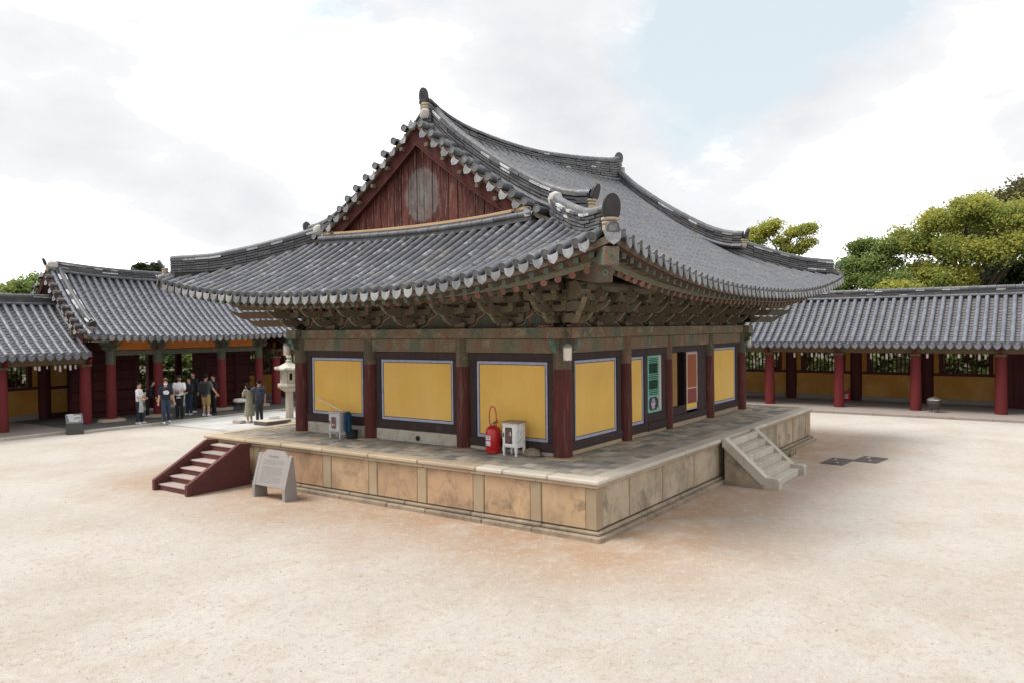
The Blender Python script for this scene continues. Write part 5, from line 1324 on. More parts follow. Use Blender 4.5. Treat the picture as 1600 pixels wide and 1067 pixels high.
# ------------------------------------------------------------------ fire extinguishers, boxes, mop
REDP = simple('extinguisher_red', (.50, .012, .016), (.46, .011, .015), 4, .28, spec=.6, bs=.02); RUB = simple('orange_hose', (.52, .06, .018), (.48, .05, .015), 6, .5); BLK = simple('black_plastic', (.02, .02, .02), rough=.45); BRASS = simple('brass_valve', (.42, .34, .18), rough=.35, metal=.6)
def extinguisher(x, y, z, s, label, az, big=True):
    r = empty('fire_extinguisher', (x, y, z), az, label, 'fire extinguisher'); M = Matrix.Translation((x, y, z)) @ Matrix.Rotation(az, 4, 'Z') @ Matrix.Diagonal((s, s, s, 1))
    MB().lathe([(.135, .012), (.158, .05), (.158, .40), (.150, .46), (.12, .515), (.07, .545), (.04, .555)], n=24).build('cylinder_body', REDP, r, smooth=True, mw=M)
    MB().lathe([(.146, 0), (.150, .03), (.146, .045)], n=24).build('foot_ring', REDP, r, smooth=True, mw=M)
    MB().lathe([(.035, .55), (.042, .57), (.042, .60), (.02, .615)], n=12).build('valve', BRASS, r, mw=M)
    b = MB(); b.tube([(.02, 0, .60), (.02, -.10, .635), (.0, -.16, .625)], .012, 6); b.tube([(.02, 0, .61), (.03, -.10, .665), (.0, -.15, .672)], .010, 6); b.build('lever', BLK, r, mw=M)
    if big:
        pts = [(0, .10, .54), (-.01, .115, .66), (-.01, .105, .82), (-.01, .07, .91), (-.01, .0, .945), (-.01, -.07, .91), (-.01, -.105, .82), (-.01, -.112, .66), (0, -.09, .50), (-.02, -.10, .40)]
        MB().tube(smooth_path(pts, 4), .0125, 8).build('hose', RUB, r, smooth=True, mw=M)
    lb = MB(); 
    for z0, z1 in ((.27, .36), (.15, .245)):
        V = []; n = 6
        for k in range(n + 1):
            an = R(180 - 50 + 78 * k / n)
            for zz in (z0, z1): V.append((.1595 * math.cos(an), .1595 * math.sin(an), zz))
        lb.add(V, [(2 * k, 2 * k + 2, 2 * k + 3, 2 * k + 1) for k in range(n)], 0)
    def dash(z0, z1, a0, a1, m):
        V = []
        for k in range(3):
            an = R(a0 + (a1 - a0) * k / 2)
            for zz in (z0, z1): V.append((.161 * math.cos(an), .161 * math.sin(an), zz))
        lb.add(V, [(0, 2, 3, 1), (2, 4, 5, 3)], m)
    dash(.29, .345, 186, 194, 1); dash(.285, .30, 152, 158, 2); dash(.335, .342, 150, 172, 2); dash(.32, .325, 150, 172, 2)
    for z in (.165, .175, .19): dash(z, z + .006, 150, 190, 2)
    lb.build('paper_label', [WHITE, simple('label_blue', (.05, .08, .3)) if 'label_blue' not in MATS else MATS['label_blue'], BLK], r, mw=M)
extinguisher(-.26, 1.52, TOP + .005, 1.0, 'large red fire extinguisher with orange hose loop beside the white box', R(-15))
extinguisher(24.5, -.12, .10, .85, 'small red fire extinguisher standing deep in the gallery beside a rear column', R(0), False)
WPAINT = simple('white_box_paint', (.74, .74, .73), (.66, .66, .65), 6, .5, dirt=(.45, .42, .4), dscale=9, damt=.35); GREYB = simple('grey_box_paint', (.50, .49, .49), (.43, .42, .42), 6, .5); BTOP = simple('box_top_wood', (.40, .27, .15), (.3, .2, .11), 8, .7)
GLASS = simple('box_window', (.055, .022, .022), rough=.12, spec=.8)
def hydrant_box(x, y, rz, w_, d, h, leg, label, paint, top, stripes):
    r = empty('extinguisher_box', (x, y, TOP), 0, label, 'cabinet'); M = Matrix.Translation((x, y, TOP)) @ Matrix.Rotation(rz, 4, 'Z')
    # local: front faces -X
    a, b_ = w_ / 2, d / 2
    MB().box(-b_, b_, -a, a, leg, h, .012).build('cabinet_body', paint, r, mw=M)
    MB().box(-b_ - .025, b_ + .02, -a - .025, a + .025, h + .001, h + .028, .006).build('cabinet_top', top, r, mw=M)
    for sx in (-1, 1):
        for sy in (-1, 1):
            m = MB(); cx_, cy_ = sx * (b_ - .025), sy * (a - .025); t = .024; u = .014
            m.add([(cx_ - u, cy_ - u, 0), (cx_ + u, cy_ - u, 0), (cx_ + u, cy_ + u, 0), (cx_ - u, cy_ + u, 0), (cx_ - t, cy_ - t, leg + .01), (cx_ + t, cy_ - t, leg + .01), (cx_ + t, cy_ + t, leg + .01), (cx_ - t, cy_ + t, leg + .01)], [(0, 1, 5, 4), (1, 2, 6, 5), (2, 3, 7, 6), (3, 0, 4, 7), (0, 3, 2, 1)]); m.build('leg', paint, r, mw=M)
    z0, z1 = leg + (h - leg) * .20, leg + (h - leg) * .80
    dr = MB().box(-b_ - .014, -b_ - .001, -a + .02, a - .02, leg + .03, h - .025, .004).build('door', paint, r, mw=M)
    MB().box(-b_ - .02, -b_ - .013, -a * .42, a * .42, z0, z1, .008).build('window', GLASS, dr, mw=M)
    f = MB()
    for (p0, p1, q0, q1) in ((-a * .48, -a * .42, z0 - .012, z1 + .012), (a * .42, a * .48, z0 - .012, z1 + .012), (-a * .42, a * .42, z0 - .012, z0), (-a * .42, a * .42, z1, z1 + .012)): f.box(-b_ - .024, -b_ - .012, p0, p1, q0, q1, .002)
    f.build('window_frame', BLK if stripes else paint, dr, mw=M)
    g_ = MB(); g_.lathe([(.03, 0), (.035, .04), (.034, .16), (.015, .19)], (-b_ - .021, 0, z0 + .03), 8, sx=.06); g_.build('seen_canister', simple('dull_red', (.22, .07, .08)) if 'dull_red' not in MATS else MATS['dull_red'], dr, mw=M)
    g_ = MB().box(-b_ - .0225, -b_ - .0205, -a * .34 if stripes else -.03, -a * .2 if stripes else .05, z0 + (z1 - z0) * (.5 if stripes else .22), z0 + (z1 - z0) * (.78 if stripes else .42), 0); g_.build('seen_label', WHITE, dr, mw=M)
    MB().box(-b_ - .03, -b_ - .013, a * .66, a * .76, leg + (h - leg) * .42, leg + (h - leg) * .60, .003).build('handle', IRON, dr, mw=M)
    if stripes:
        s_ = MB(); 
        for k in range(5):
            for (yy, zz, l) in ((a * .85 - k * .075, h - .10 + (k % 2) * .03, .07), (a * .9 - k * .08, leg + .09, .06)):
                s_.ext([(-.003, 0), (.003, 0), (.003, l), (-.003, l)], (-b_ - .0165, yy, zz), (0, .8, -.6), (0, .6, .8) if 0 else (0, -.6, .8), .003)
        for k in range(9):
            xx = -b_ + .05 + (k % 3) * .085; zz = leg + .08 + (k // 3) * .17 + (k % 2) * .05
            s_.ext([(-.003, 0), (.003, 0), (.003, .085), (-.003, .085)], (xx, -a - .0015, zz), (.8, 0, -.6), (.55, 0, .8), .003)
        s_.build('brushed_strokes', IRON, r, mw=M)
    return r
hydrant_box(-.33, .955, R(-4), .36, .30, .66, .17, 'white cabinet on legs with a brown top and small window, beside the large extinguisher', WPAINT, BTOP, True)
hydrant_box(-.43, 5.97, R(2), .37, .28, .60, .15, 'plain grey cabinet on legs with a narrow window, below the white mop stick', GREYB, GREYB, False)
mo = empty('mop', (-.40, 5.70, 1.2), 0, 'mop with a white stick and blue cloth head leaning by the grey cabinet', 'mop')
MB().tube([(-.08, 7.11, 1.88), (-.40, 5.70, 1.60)], .013, 8).build('stick', simple('mop_stick', (.72, .68, .60), (.62, .58, .52), 6, .5), mo)
BLUE = simple('mop_cloth', (.018, .06, .125), (.010, .035, .08), 30, .95, 50, .5); m = MB()
for k in range(22):
    a_ = random.uniform(0, 6.28); r_ = random.uniform(.02, .10); y = 5.69 + r_ * math.cos(a_) * .6; x = -.40 + r_ * 1.0 * math.sin(a_)
    m.tube([(x * .5 - .20, 5.70, 1.64), (x, y, 1.58), (x - .01, y + random.uniform(-.02, .02), 1.4), (x - .01, y - .01 + random.uniform(-.03, .03), random.uniform(1.14, 1.28))], [.02, .03, .03, .018], 6)
m.build('cloth_head', BLUE, mo, smooth=True)
m = MB(); m.lathe([(.10, 0), (.135, .02), (.155, .17), (.165, .18), (.15, .175), (.12, .03)], (-.27, 5.70, TOP), 16); b = m.build('bucket', simple('bucket_plastic', (.03, .045, .045), rough=.5), smooth=True); tag(b, 'low dark bucket on the paving under the blue mop head', 'bucket')
m = MB(); m.lathe([(.16, 0), (.19, .04), (.15, .13), (.05, .17)], (-.16, .63, TOP - .02), 9, sx=.8, sy=1.15); tag(m.build('field_stone', ST_BASE), 'rough brown stone on the paving behind the white cabinet', 'stone')

# ------------------------------------------------------------------ lamps under the hall corners
LAMPW = simple('lamp_shade', (.68, .64, .56), (.60, .56, .48), 8, .5); LAMPG = simple('lamp_cap', (.24, .25, .25), (.2, .2, .2), 8, .5)
def lamp(x, y, z, label):
    r = empty('hanging_lamp', (x, y, z), 0, label, 'lamp'); M = Matrix.Translation((x, y, z))
    m = MB(); n = 12; V = []
    for k in range(n):
        a_ = 2 * math.pi * k / n; V += [(.085 * math.cos(a_), .085 * math.sin(a_), .12), (.078 * math.cos(a_), .078 * math.sin(a_), -.105 - (.018 if k % 2 else 0)), (.068 * math.cos(a_), .068 * math.sin(a_), -.10)]
    for k in range(n): a_, b_ = 3 * k, 3 * ((k + 1) % n); m.f += [(a_, b_, b_ + 1, a_ + 1), (a_ + 1, b_ + 1, b_ + 2, a_ + 2)]; m.m += [0, 0]
    m.v = [tuple(p) for p in V]; m.f.append(tuple(3 * k for k in range(n))); m.m.append(0); m.build('lamp_shade', LAMPW, r, mw=M)
    MB().lathe([(.088, .12), (.085, .15), (.06, .19), (.02, .21)], n=14).build('lamp_cap', LAMPG, r, smooth=True, mw=M)
    MB().tube([(0, 0, .2), (0, 0, .42)], .012, 6).build('lamp_rod', IRON, r, mw=M)
lamp(-.31, -.31, 3.06, 'white hanging lamp at the near corner column of the hall'); lamp(-.27, 8.03, 3.06, 'white hanging lamp at the left corner of the hall, above the stone lantern'); lamp(10.55, -.21, 3.10, 'white hanging lamp at the far right corner of the hall')

# ------------------------------------------------------------------ stone lantern, prostration stone and small things on the path
ln_ = empty('stone_lantern', (6.40, 16.33, .05), 0, 'tall pale granite lantern with openings in its fire chamber, beside the hall\'s left corner', 'stone lantern')
M = Matrix.Translation((6.42, 16.33, 0)) @ Matrix.Rotation(R(20), 4, 'Z')
MB().lathe([(.55, .04), (.52, .10), (.33, .16), (.25, .2)], n=8).build('lotus_base', ST_PALE, ln_, mw=M)
MB().lathe([(.150, .18), (.145, 1.22)], n=8).build('pillar', ST_PALE, ln_, mw=M)
MB().lathe([(.18, 1.22), (.33, 1.32), (.42, 1.40), (.44, 1.48), (.42, 1.54), (.30, 1.57)], n=8).build('support_stone', ST_PALE, ln_, mw=M)
pt = MB()
for k in range(24): a_ = 2 * math.pi * k / 24; pt.lathe([(.02, 0), (.035, .02), (.02, .04)], (.40 * math.cos(a_), .40 * math.sin(a_), 1.38), 5)
pt.build('carved_petal', ST_BASE, ln_, mw=M)
fc = MB(); n = 8; r0 = .30
for k in range(8):
    a0 = 2 * math.pi * (k + .5) / 8; a1 = 2 * math.pi * (k + 1.5) / 8; p0 = Vector((r0 * math.cos(a0), r0 * math.sin(a0), 0)); p1 = Vector((r0 * math.cos(a1), r0 * math.sin(a1), 0)); ux = (p1 - p0).normalized(); w_ = (p1 - p0).length; un = Vector((0, 0, 1)).cross(ux)
    o = (p0 + p1) / 2 + un * .0
    if k % 2: fc.ext([(-w_ / 2, 1.57), (w_ / 2, 1.57), (w_ / 2, 2.06), (-w_ / 2, 2.06)], o, ux, (0, 0, 1), .07)
    else:
        for q in ([(-w_ / 2, 1.57), (w_ / 2, 1.57), (w_ / 2, 1.68), (-w_ / 2, 1.68)], [(-w_ / 2, 1.94), (w_ / 2, 1.94), (w_ / 2, 2.06), (-w_ / 2, 2.06)], [(-w_ / 2, 1.68), (-w_ * .27, 1.68), (-w_ * .27, 1.94), (-w_ / 2, 1.94)], [(w_ * .27, 1.68), (w_ / 2, 1.68), (w_ / 2, 1.94), (w_ * .27, 1.94)]): fc.ext(q, o, ux, (0, 0, 1), .07)
fcb = fc.build('fire_chamber', ST_PALE, ln_, mw=M)
MB().lathe([(.24, 1.57), (.24, 2.05)], n=8).build('chamber_inside', BLACKVOID, fcb, mw=M)
V = []; rf_ = MB()
for r_, z, ck in ((.30, 2.06, 0), (.50, 2.06, .03), (.56, 2.09, .07), (.54, 2.14, .08), (.40, 2.19, .02), (.24, 2.28, 0), (.13, 2.34, 0), (.10, 2.38, 0)):
    for k in range(16): a_ = 2 * math.pi * (k + 1) / 16; c = ck if k % 2 == 0 else 0; rr = r_ * (1 if k % 2 == 0 else .955); V.append((rr * math.cos(a_), rr * math.sin(a_), z + c * .6))
rf_.add(V, [(i * 16 + k, i * 16 + (k + 1) % 16, (i + 1) * 16 + (k + 1) % 16, (i + 1) * 16 + k) for i in range(7) for k in range(16)] + [tuple(range(15, -1, -1))]); rf_.build('lantern_roof', mat_stone('lantern_roof', (.56, .55, .47), (.40, .40, .34), stain=(.16, .17, .13), thr=.52), ln_, mw=M)
MB().lathe([(.11, 2.37), (.13, 2.41), (.07, 2.45), (.06, 2.50), (.10, 2.54), (.10, 2.60), (.06, 2.65), (.02, 2.67)], n=12).build('jewel_finial', ST_PALE, ln_, smooth=True, mw=M)
ps = empty('prostration_stone', (5.7, 16.4, .05), 0, 'low flat stone slab with dark sides lying on the path left of the lantern', 'stone slab')
MB().box(5.1, 6.22, 15.98, 16.78, .05, .185, .02).build('slab_body', mat_stone('dark_slab', (.13, .11, .10), (.09, .08, .075), thr=.6), ps)
MB().box(5.1, 6.22, 15.98, 16.78, .186, .215, .008).build('slab_top', ST_PALE, ps)
rk = MB()
for k in range(9): rk.tube([(5.62 + k * .055, 16.5, .215), (5.62 + k * .055, 16.5, .29)], .008, 5)
rk.tube([(5.6, 16.5, .29), (6.08, 16.5, .29)], .011, 6); rk.tube([(5.6, 16.5, .235), (6.08, 16.5, .235)], .009, 6); tag(rk.build('incense_rail', simple('pale_metal', (.55, .53, .48), rough=.4)), 'small pale rail standing on the low stone slab', 'rail')
tag(MB().box(5.02, 5.26, 17.46, 17.98, .05, .17, .015).build('stone_block', mat_stone('grey_block', (.36, .33, .31), (.3, .27, .26))), 'small grey stone block on the path left of the couple\'s feet', 'stone block')
stl = empty('stool', (7.88, 21.5, .09), 0, 'low stool with a white round cushion on thin black legs, behind the embracing couple', 'stool')
MB().lathe([(.10, .34), (.27, .36), (.31, .42), (.28, .50), (.12, .53)], (7.88, 21.5, .09), 16).build('cushion', simple('white_cushion', (.72, .69, .64), rough=.9), stl, smooth=True)
for dx, dy in ((-.2, -.2), (.2, -.2), (-.2, .2), (.2, .2)): MB().tube([(7.88 + dx, 21.5 + dy, .09), (7.88 + dx * .7, 21.5 + dy * .7, .45)], .02, 6).build('leg', BLK, stl)
bz = empty('brazier', (21.30, -3.98, .095), 0, 'round dark metal brazier with a shiny rim, on thin legs by a gallery column', 'brazier')
MB().lathe([(.06, .17), (.15, .20), (.215, .32), (.235, .44), (.235, .47)], (21.30, -3.98, .095), 22).build('bowl', IRON if 0 else simple('brazier_iron', (.085, .072, .066), (.06, .05, .048), 9, .4), bz, smooth=True)
MB().lathe([(.225, .47), (.25, .48), (.25, .515), (.20, .53)], (21.30, -3.98, .095), 22).build('rim', simple('bright_rim', (.70, .70, .72), rough=.25, metal=.8), bz, smooth=True)
MB().lathe([(.20, .525), (.17, .57), (.10, .595), (.03, .60), (.025, .635)], (21.30, -3.98, .095), 18).build('lid', MATS['brazier_iron'], bz, smooth=True)
MB().lathe([(.238, .36), (.262, .37), (.262, .385), (.238, .39)], (21.30, -3.98, .095), 22).build('handle_ring', MATS['brazier_iron'], bz)
for k in range(4): a_ = .6 + k * math.pi / 2; MB().tube([(21.3 + .12 * math.cos(a_), -3.98 + .12 * math.sin(a_), .31), (21.3 + .17 * math.cos(a_), -3.98 + .17 * math.sin(a_), .2), (21.3 + .19 * math.cos(a_), -3.98 + .19 * math.sin(a_), .097)], .014, 6).build('leg', MATS['brazier_iron'], bz)
DRN = mat_stone('drain_iron', (.145, .125, .12), (.10, .088, .085), stain=(.24, .2, .17), thr=.6, isl=.1)
for nm, (cx_, cy_, rz, wx, wy), lb in (('a', (8.30, -3.27, R(-5), 1.0, .56), 'dark square drain cover on the sand, nearer the stone stairs'), ('b', (9.03, -3.93, R(-8), .92, .62), 'slightly paler drain cover on the sand, farther from the stone stairs')):
    M = Matrix.Translation((cx_, cy_, 0)) @ Matrix.Rotation(rz, 4, 'Z'); dr = empty('drain_cover', (cx_, cy_, 0), 0, lb, 'drain cover')
    MB().box(-wx / 2, wx / 2, -wy / 2, wy / 2, -.02, .022, .006).build('cover_plate', DRN, dr, mw=M); g_ = MB()
    for i in range(9):
        for j in range(5):
            if (i, j) not in ((2, 1), (6, 3), (5, 3)): g_.box(-wx / 2 + .05 + i * (wx - .08) / 9, -wx / 2 + .05 + i * (wx - .08) / 9 + .06, -wy / 2 + .04 + j * (wy - .06) / 5, -wy / 2 + .04 + j * (wy - .06) / 5 + .06, .022, .032, .003)
    g_.build('tread_pattern', DRN, dr, mw=M)
    for px_, py_ in ((-.25, -.08), (.2, .1)): MB().box(px_ - .05, px_ + .05, py_ - .03, py_ + .03, .022, .036, .004).build('lifting_plate', KERB, dr, mw=M)

# ------------------------------------------------------------------ people
SKIN = simple('skin', (.50, .29, .20), (.45, .25, .17), 8, .6); HAIR = simple('black_hair', (.010, .008, .008), rough=.85, spec=.15)
CL = {}
def cloth(n, c, b=None): 
    if n not in CL: CL[n] = simple('cloth_' + n, c, b or tuple(x * .8 for x in c), 9, .9, 25, .4, bd=.02)
    return CL[n]
def fuse(mb, name, mat, parent, vox=.011, smooth_it=3):
    me = mb.mesh(name, mat); o = bpy.data.objects.new('tmp', me); COL.objects.link(o)
    m1 = o.modifiers.new('r', 'REMESH'); m1.mode = 'VOXEL'; m1.voxel_size = vox; m1.use_smooth_shade = True
    m2 = o.modifiers.new('s', 'SMOOTH'); m2.iterations = smooth_it; m2.factor = .5
    dg = bpy.context.evaluated_depsgraph_get(); ev = o.evaluated_get(dg); nm = bpy.data.meshes.new_from_object(ev); nm.name = name
    bpy.data.objects.remove(o); nm.materials.clear(); nm.materials.append(mat)
    nm.polygons.foreach_set('material_index', [0] * len(nm.polygons)); nm.polygons.foreach_set('use_smooth', [True] * len(nm.polygons))
    return llink(name, nm, parent)
def ell(mb, c, r, n=12, k=8, m=0): 
    mb.lathe([(max(r[0] * math.sin(math.pi * i / k), .001), c[2] * 0 - r[2] * math.cos(math.pi * i / k)) for i in range(k + 1)], c, n, m, 1, r[1] / r[0]); return mb
def limb(mb, P, r): 
    mb.tube(P, r, 10)
    for p, rr in zip(P, r): ell(mb, p, (rr, rr, rr), 10, 6)
def torso(mb, rings):
    V = []; F = []; n = 14
    for (x, z, rx, ry) in rings: V += [(x + rx * math.cos(2 * math.pi * k / n), ry * math.sin(2 * math.pi * k / n), z) for k in range(n)]
    for i in range(len(rings) - 1): F += [(i * n + k, i * n + (k + 1) % n, (i + 1) * n + (k + 1) % n, (i + 1) * n + k) for k in range(n)]
    F += [tuple(range(n - 1, -1, -1)), tuple((len(rings) - 1) * n + k for k in range(n))]; mb.add(V, F)
def person(x, y, z, rz, h, label, top, bottom, shoe, arms, legs, hair='short', sleeve='short', dress=None, shorts=False, head=(0, 0, 0), lean=0., extras=None, skin=None, build=1.):
    """faces local +X; arms: [(elbow),(wrist)] for right (-y) and left (+y); legs: [(knee x,y),(ankle x,y)]"""
    s = h / 1.72; r = empty('person', (x, y, z), rz, label, 'person', 'visitors between the gate and the hall'); r.scale = (s, s, s); b = MB(); sk = skin or SKIN
    def lx(zz): return lean * max(zz - .9, 0)
    torso(b, [(0, .86, .085, .13), (0, .92, .10, .165), (lx(1.08), 1.08, .095, .14), (lx(1.25), 1.25, .11, .165), (lx(1.36), 1.36, .10, .17), (lx(1.42), 1.42, .07, .12), (lx(1.45), 1.45, .055, .065)])
    hx, hy, hz_ = lx(1.60) + head[0], head[1], 1.605 + head[2]
    limb(b, [(lx(1.42), 0, 1.42), (hx - .01, hy, hz_ - .09)], [.058, .052])
    ell(b, (hx, hy, hz_), (.096, .078, .118), 16, 10); ell(b, (hx + .025, hy, hz_ - .06), (.068, .058, .062), 12, 8)
    ell(b, (hx + .098, hy, hz_ - .02), (.018, .014, .026), 8, 6)
    for sg in (-1, 1): ell(b, (hx - .005, hy + sg * .078, hz_ - .01), (.022, .012, .032), 8, 6)
    wr = []
    for sg, (el, wrp) in zip((-1, 1), arms):
        sh = (lx(1.385), sg * .185, 1.385); limb(b, [sh, el, wrp], [.056 * build, .042, .030])
        d = (Vector(wrp) - Vector(el)).normalized(); pl = Vector(wrp) + d * .05; ell(b, tuple(pl), (.042, .026, .045), 10, 6); wr.append((Vector(wrp), d, sg))
        side = d.cross(Vector((1, 0, 0))); side = side.normalized() if side.length > .2 else Vector((0, 1, 0)); bend = side.cross(d) * .3
        for k, fl in enumerate((.062, .074, .068, .052)):
            o = pl + side * ((k - 1.5) * .019) + d * .03; q = o + (d + bend * .3).normalized() * fl * .55; e = q + (d + bend * 1.6).normalized() * fl * .5; limb(b, [o, q, e], [.0095, .009, .0078])
        th = pl + side * .038 * (-sg); limb(b, [pl + side * .02 * -sg, th + d * .03, th + d * .06 + bend * .03], [.012, .0105, .009])
    lg = []
    for sg, (kn, an) in zip((-1, 1), legs):
        hp = (0, sg * .085, .88); K = (kn[0], sg * .09 + kn[1], .485 + (kn[2] if len(kn) > 2 else 0)); A = (an[0], sg * .095 + an[1], .085 + (an[2] if len(an) > 2 else 0)); lg.append((hp, K, A))
        limb(b, [hp, tuple((Vector(hp) + Vector(K)) / 2), K, tuple(Vector(K).lerp(Vector(A), .35)), A], [.088, .075, .056, .056, .040])
        limb(b, [(A[0] - .03, A[1], A[2] - .045), (A[0] + .13, A[1] + sg * .015, A[2] - .05)], [.038, .032])
    fuse(b, 'body', sk, r, .0095, 3)
    f = MB(); 
    for sg in (-1, 1): ell(f, (hx + .083, hy + sg * .032, hz_ + .012), (.010, .013, .008), 8, 6); f.tube([(hx + .086, hy + sg * .018, hz_ + .036), (hx + .080, hy + sg * .05, hz_ + .034)], .005, 5)
    f.tube([(hx + .088, hy - .022, hz_ - .064), (hx + .094, hy, hz_ - .066), (hx + .088, hy + .022, hz_ - .064)], .005, 5, 1)
    llink('eyes_and_mouth', f.mesh('face', [HAIR, simple('lips', (.30, .10, .08)) if 'lips' not in MATS else MATS['lips']]), r)
    hb = MB(); ell(hb, (hx - .014, hy, hz_ + .030), (.104, .090, .112), 16, 10)
    if hair == 'long': limb(hb, [(hx - .05, hy, hz_), (hx - .085, hy, hz_ - .14), (hx - .10, hy, hz_ - .30)], [.085, .095, .07])
    hm = hb.mesh('hair', HAIR, 'all')
    bm = bmesh.new(); bm.from_mesh(hm); bmesh.ops.bisect_plane(bm, geom=bm.verts[:] + bm.edges[:] + bm.faces[:], plane_co=(hx + .045, hy, hz_ + .03), plane_no=(1, 0, -.75), clear_outer=True)
    if hair != 'long': bmesh.ops.bisect_plane(bm, geom=bm.verts[:] + bm.edges[:] + bm.faces[:], plane_co=(hx - .05, hy, hz_ - .055), plane_no=(-.3, 0, -1), clear_outer=True)
    bm.to_mesh(hm); bm.free(); llink('hair', hm, r)
    # shirt
    c = MB(); g_ = .018 * build
    hem = .80 if not dress else .5
    torso(c, [(0, hem, .115 * build, .175 * build), (lx(1.0), 1.0, .112 * build, .168 * build), (lx(1.2), 1.2, .122 * build, .178 * build), (lx(1.34), 1.34, .115 * build, .182 * build), (lx(1.415), 1.415, .078, .125), (lx(1.45), 1.45, .062, .07)] if not dress else [(.02, .30, .20, .25), (.01, .6, .16, .20), (0, .9, .135, .175), (lx(1.05), 1.05, .115, .155), (lx(1.25), 1.25, .125, .17), (lx(1.36), 1.36, .11, .17), (lx(1.42), 1.42, .075, .115), (lx(1.45), 1.45, .06, .068)])
    for sg, (el, wrp) in zip((-1, 1), arms):
        sh = Vector((lx(1.375), sg * .178, 1.375)); el = Vector(el); wrp = Vector(wrp)
        if sleeve == 'short': limb(c, [sh, sh.lerp(el, .72)], [.076 * build, .068 * build])
        else: limb(c, [sh, el, el.lerp(wrp, .92)], [.074, .058, .045])
    fuse(c, 'dress' if dress else 'shirt', top, r, .014, 4)
    if not dress:
        t = MB(); torso(t, [(0, .78, .105, .165), (0, .86, .115, .18), (0, .94, .112, .172), (0, .98, .10, .155)])
        for hp, K, A in lg:
            K = Vector(K); A = Vector(A)
            if shorts: limb(t, [hp, tuple(Vector(hp).lerp(K, .55)), tuple(Vector(hp).lerp(K, .93))], [.108, .102, .092])
            else: limb(t, [hp, tuple(Vector(hp).lerp(K, .5)), tuple(K), tuple(K.lerp(A, .95))], [.104, .09, .073, .060])
        fuse(t, 'shorts' if shorts else 'trousers', bottom, r, .014, 4)
    for hp, K, A in lg:
        sgn = -1 if A[1] < 0 else 1; sh = MB(); limb(sh, [(A[0] - .045, A[1], A[2] - .04), (A[0] + .06, A[1] + sgn * .008, A[2] - .045), (A[0] + .15, A[1] + sgn * .018, A[2] - .055)], [.046, .048, .036]); ell(sh, (A[0] - .01, A[1], A[2] + .0), (.05, .046, .04))
        fuse(sh, 'shoe', shoe, r, .012, 2)
    if extras: extras(r, dict(hx=hx, hy=hy, hz=hz_, lx=lx, wr=wr))
    return r
def backpack(col, w_=.30, hgt=.44):
    def f(r, k):
        x0 = k['lx'](1.2) - .135; m = MB().box(x0 - .16, x0, -w_ / 2, w_ / 2, 1.42 - hgt, 1.42, .05); m.box(x0 - .21, x0 - .155, -w_ * .38, w_ * .38, 1.0, 1.24, .03)
        bp = llink('backpack', m.mesh('backpack', col), r); st = MB()
        for sg in (-1, 1): st.tube(smooth_path([(x0 - .02, sg * .09, 1.41), (k['lx'](1.4) - .02, sg * .115, 1.465), (k['lx'](1.3) + .115, sg * .12, 1.34), (k['lx'](1.1) + .10, sg * .145, 1.12), (x0, sg * .15, 1.02)], 5), .022, 6, sq=.45)
        llink('strap', st.mesh('strap', col), bp)
    return f
def mask(col):
    def f(r, k):
        m = MB(); ell(m, (k['hx'] + .035, k['hy'], k['hz'] - .055), (.075, .066, .052), 14, 8); llink('face_mask', m.mesh('face_mask', col, 'all'), r)
    return f
def both(*fs):
    def f(r, k):
        for q in fs: q(r, k)
    return f
WH = cloth('white', (.74, .74, .77)); BK = cloth('black', (.016, .016, .02)); NV = cloth('navy', (.022, .026, .05)); JN = cloth('jeans', (.03, .045, .085)); GR = cloth('grey', (.20, .21, .21)); DG = cloth('dark_grey', (.075, .075, .08)); KH = cloth('khaki', (.32, .225, .085)); OL = cloth('olive', (.24, .235, .165)); SHW = cloth('shoe_white', (.66, .66, .68)); MSKW = cloth('mask_white', (.80, .80, .80)); CHAR = cloth('charcoal', (.03, .03, .035))
DOWN = lambda sg, fx=.03, out=.05: ((-.01, sg * (.225 + out * .3), 1.10), (fx, sg * (.235 + out), .86))
ST2 = [((.02, 0), (-.01, 0)), ((.02, 0), (-.01, 0))]
def jacket(r, k):
    m = MB(); torso(m, [(.14, .52, .10, .075), (.16, .70, .085, .10), (.15, .88, .07, .09), (.12, 1.02, .05, .08), (.10, 1.08, .03, .05)]); o = fuse(m, 'held_jacket', cloth('pale_grey', (.38, .40, .39)), r, .014, 4); o.location = (.02, -.22, -.02)
def printed(r, k):
    m = MB(); 
    for (yy, zz, rr) in ((-.03, 1.22, .055), (.02, 1.235, .06), (.065, 1.215, .045), (.0, 1.18, .05), (.05, 1.165, .04)): m.lathe([(rr, 0), (rr * .9, .012)], (0, 0, 0), 12); 
    V = m.v; out = MB()
    for i, (yy, zz, rr) in enumerate(((-.04, 1.24, .055), (.02, 1.255, .06), (.07, 1.235, .045), (-.02, 1.19, .05), (.05, 1.185, .045))): out.box(.118, .141, yy - rr, yy + rr, zz - rr * .8, zz + rr * .8, .02)
    llink('shirt_print', out.mesh('shirt_print', WH), r)
def bag_front(r, k):
    m = MB(); ell(m, (.26, 0, 1.08), (.07, .10, .09)); llink('held_bag', m.mesh('held_bag', cloth('taupe', (.17, .14, .13)), 'all'), r)
def cup(r, k):
    p = k['wr'][0]; m = MB(); q = p[0] + p[1] * .09; m.lathe([(.03, -.05), (.038, .06)], tuple(q), 10); llink('paper_cup', m.mesh('paper_cup', WH), r)
def cap(r, k):
    m = MB(); ell(m, (k['hx'] - .005, k['hy'], k['hz'] + .055), (.108, .094, .085)); m.box(k['hx'] + .06, k['hx'] + .17, k['hy'] - .07, k['hy'] + .07, k['hz'] + .045, k['hz'] + .06, .006); llink('cap', m.mesh('cap', BK, True), r)
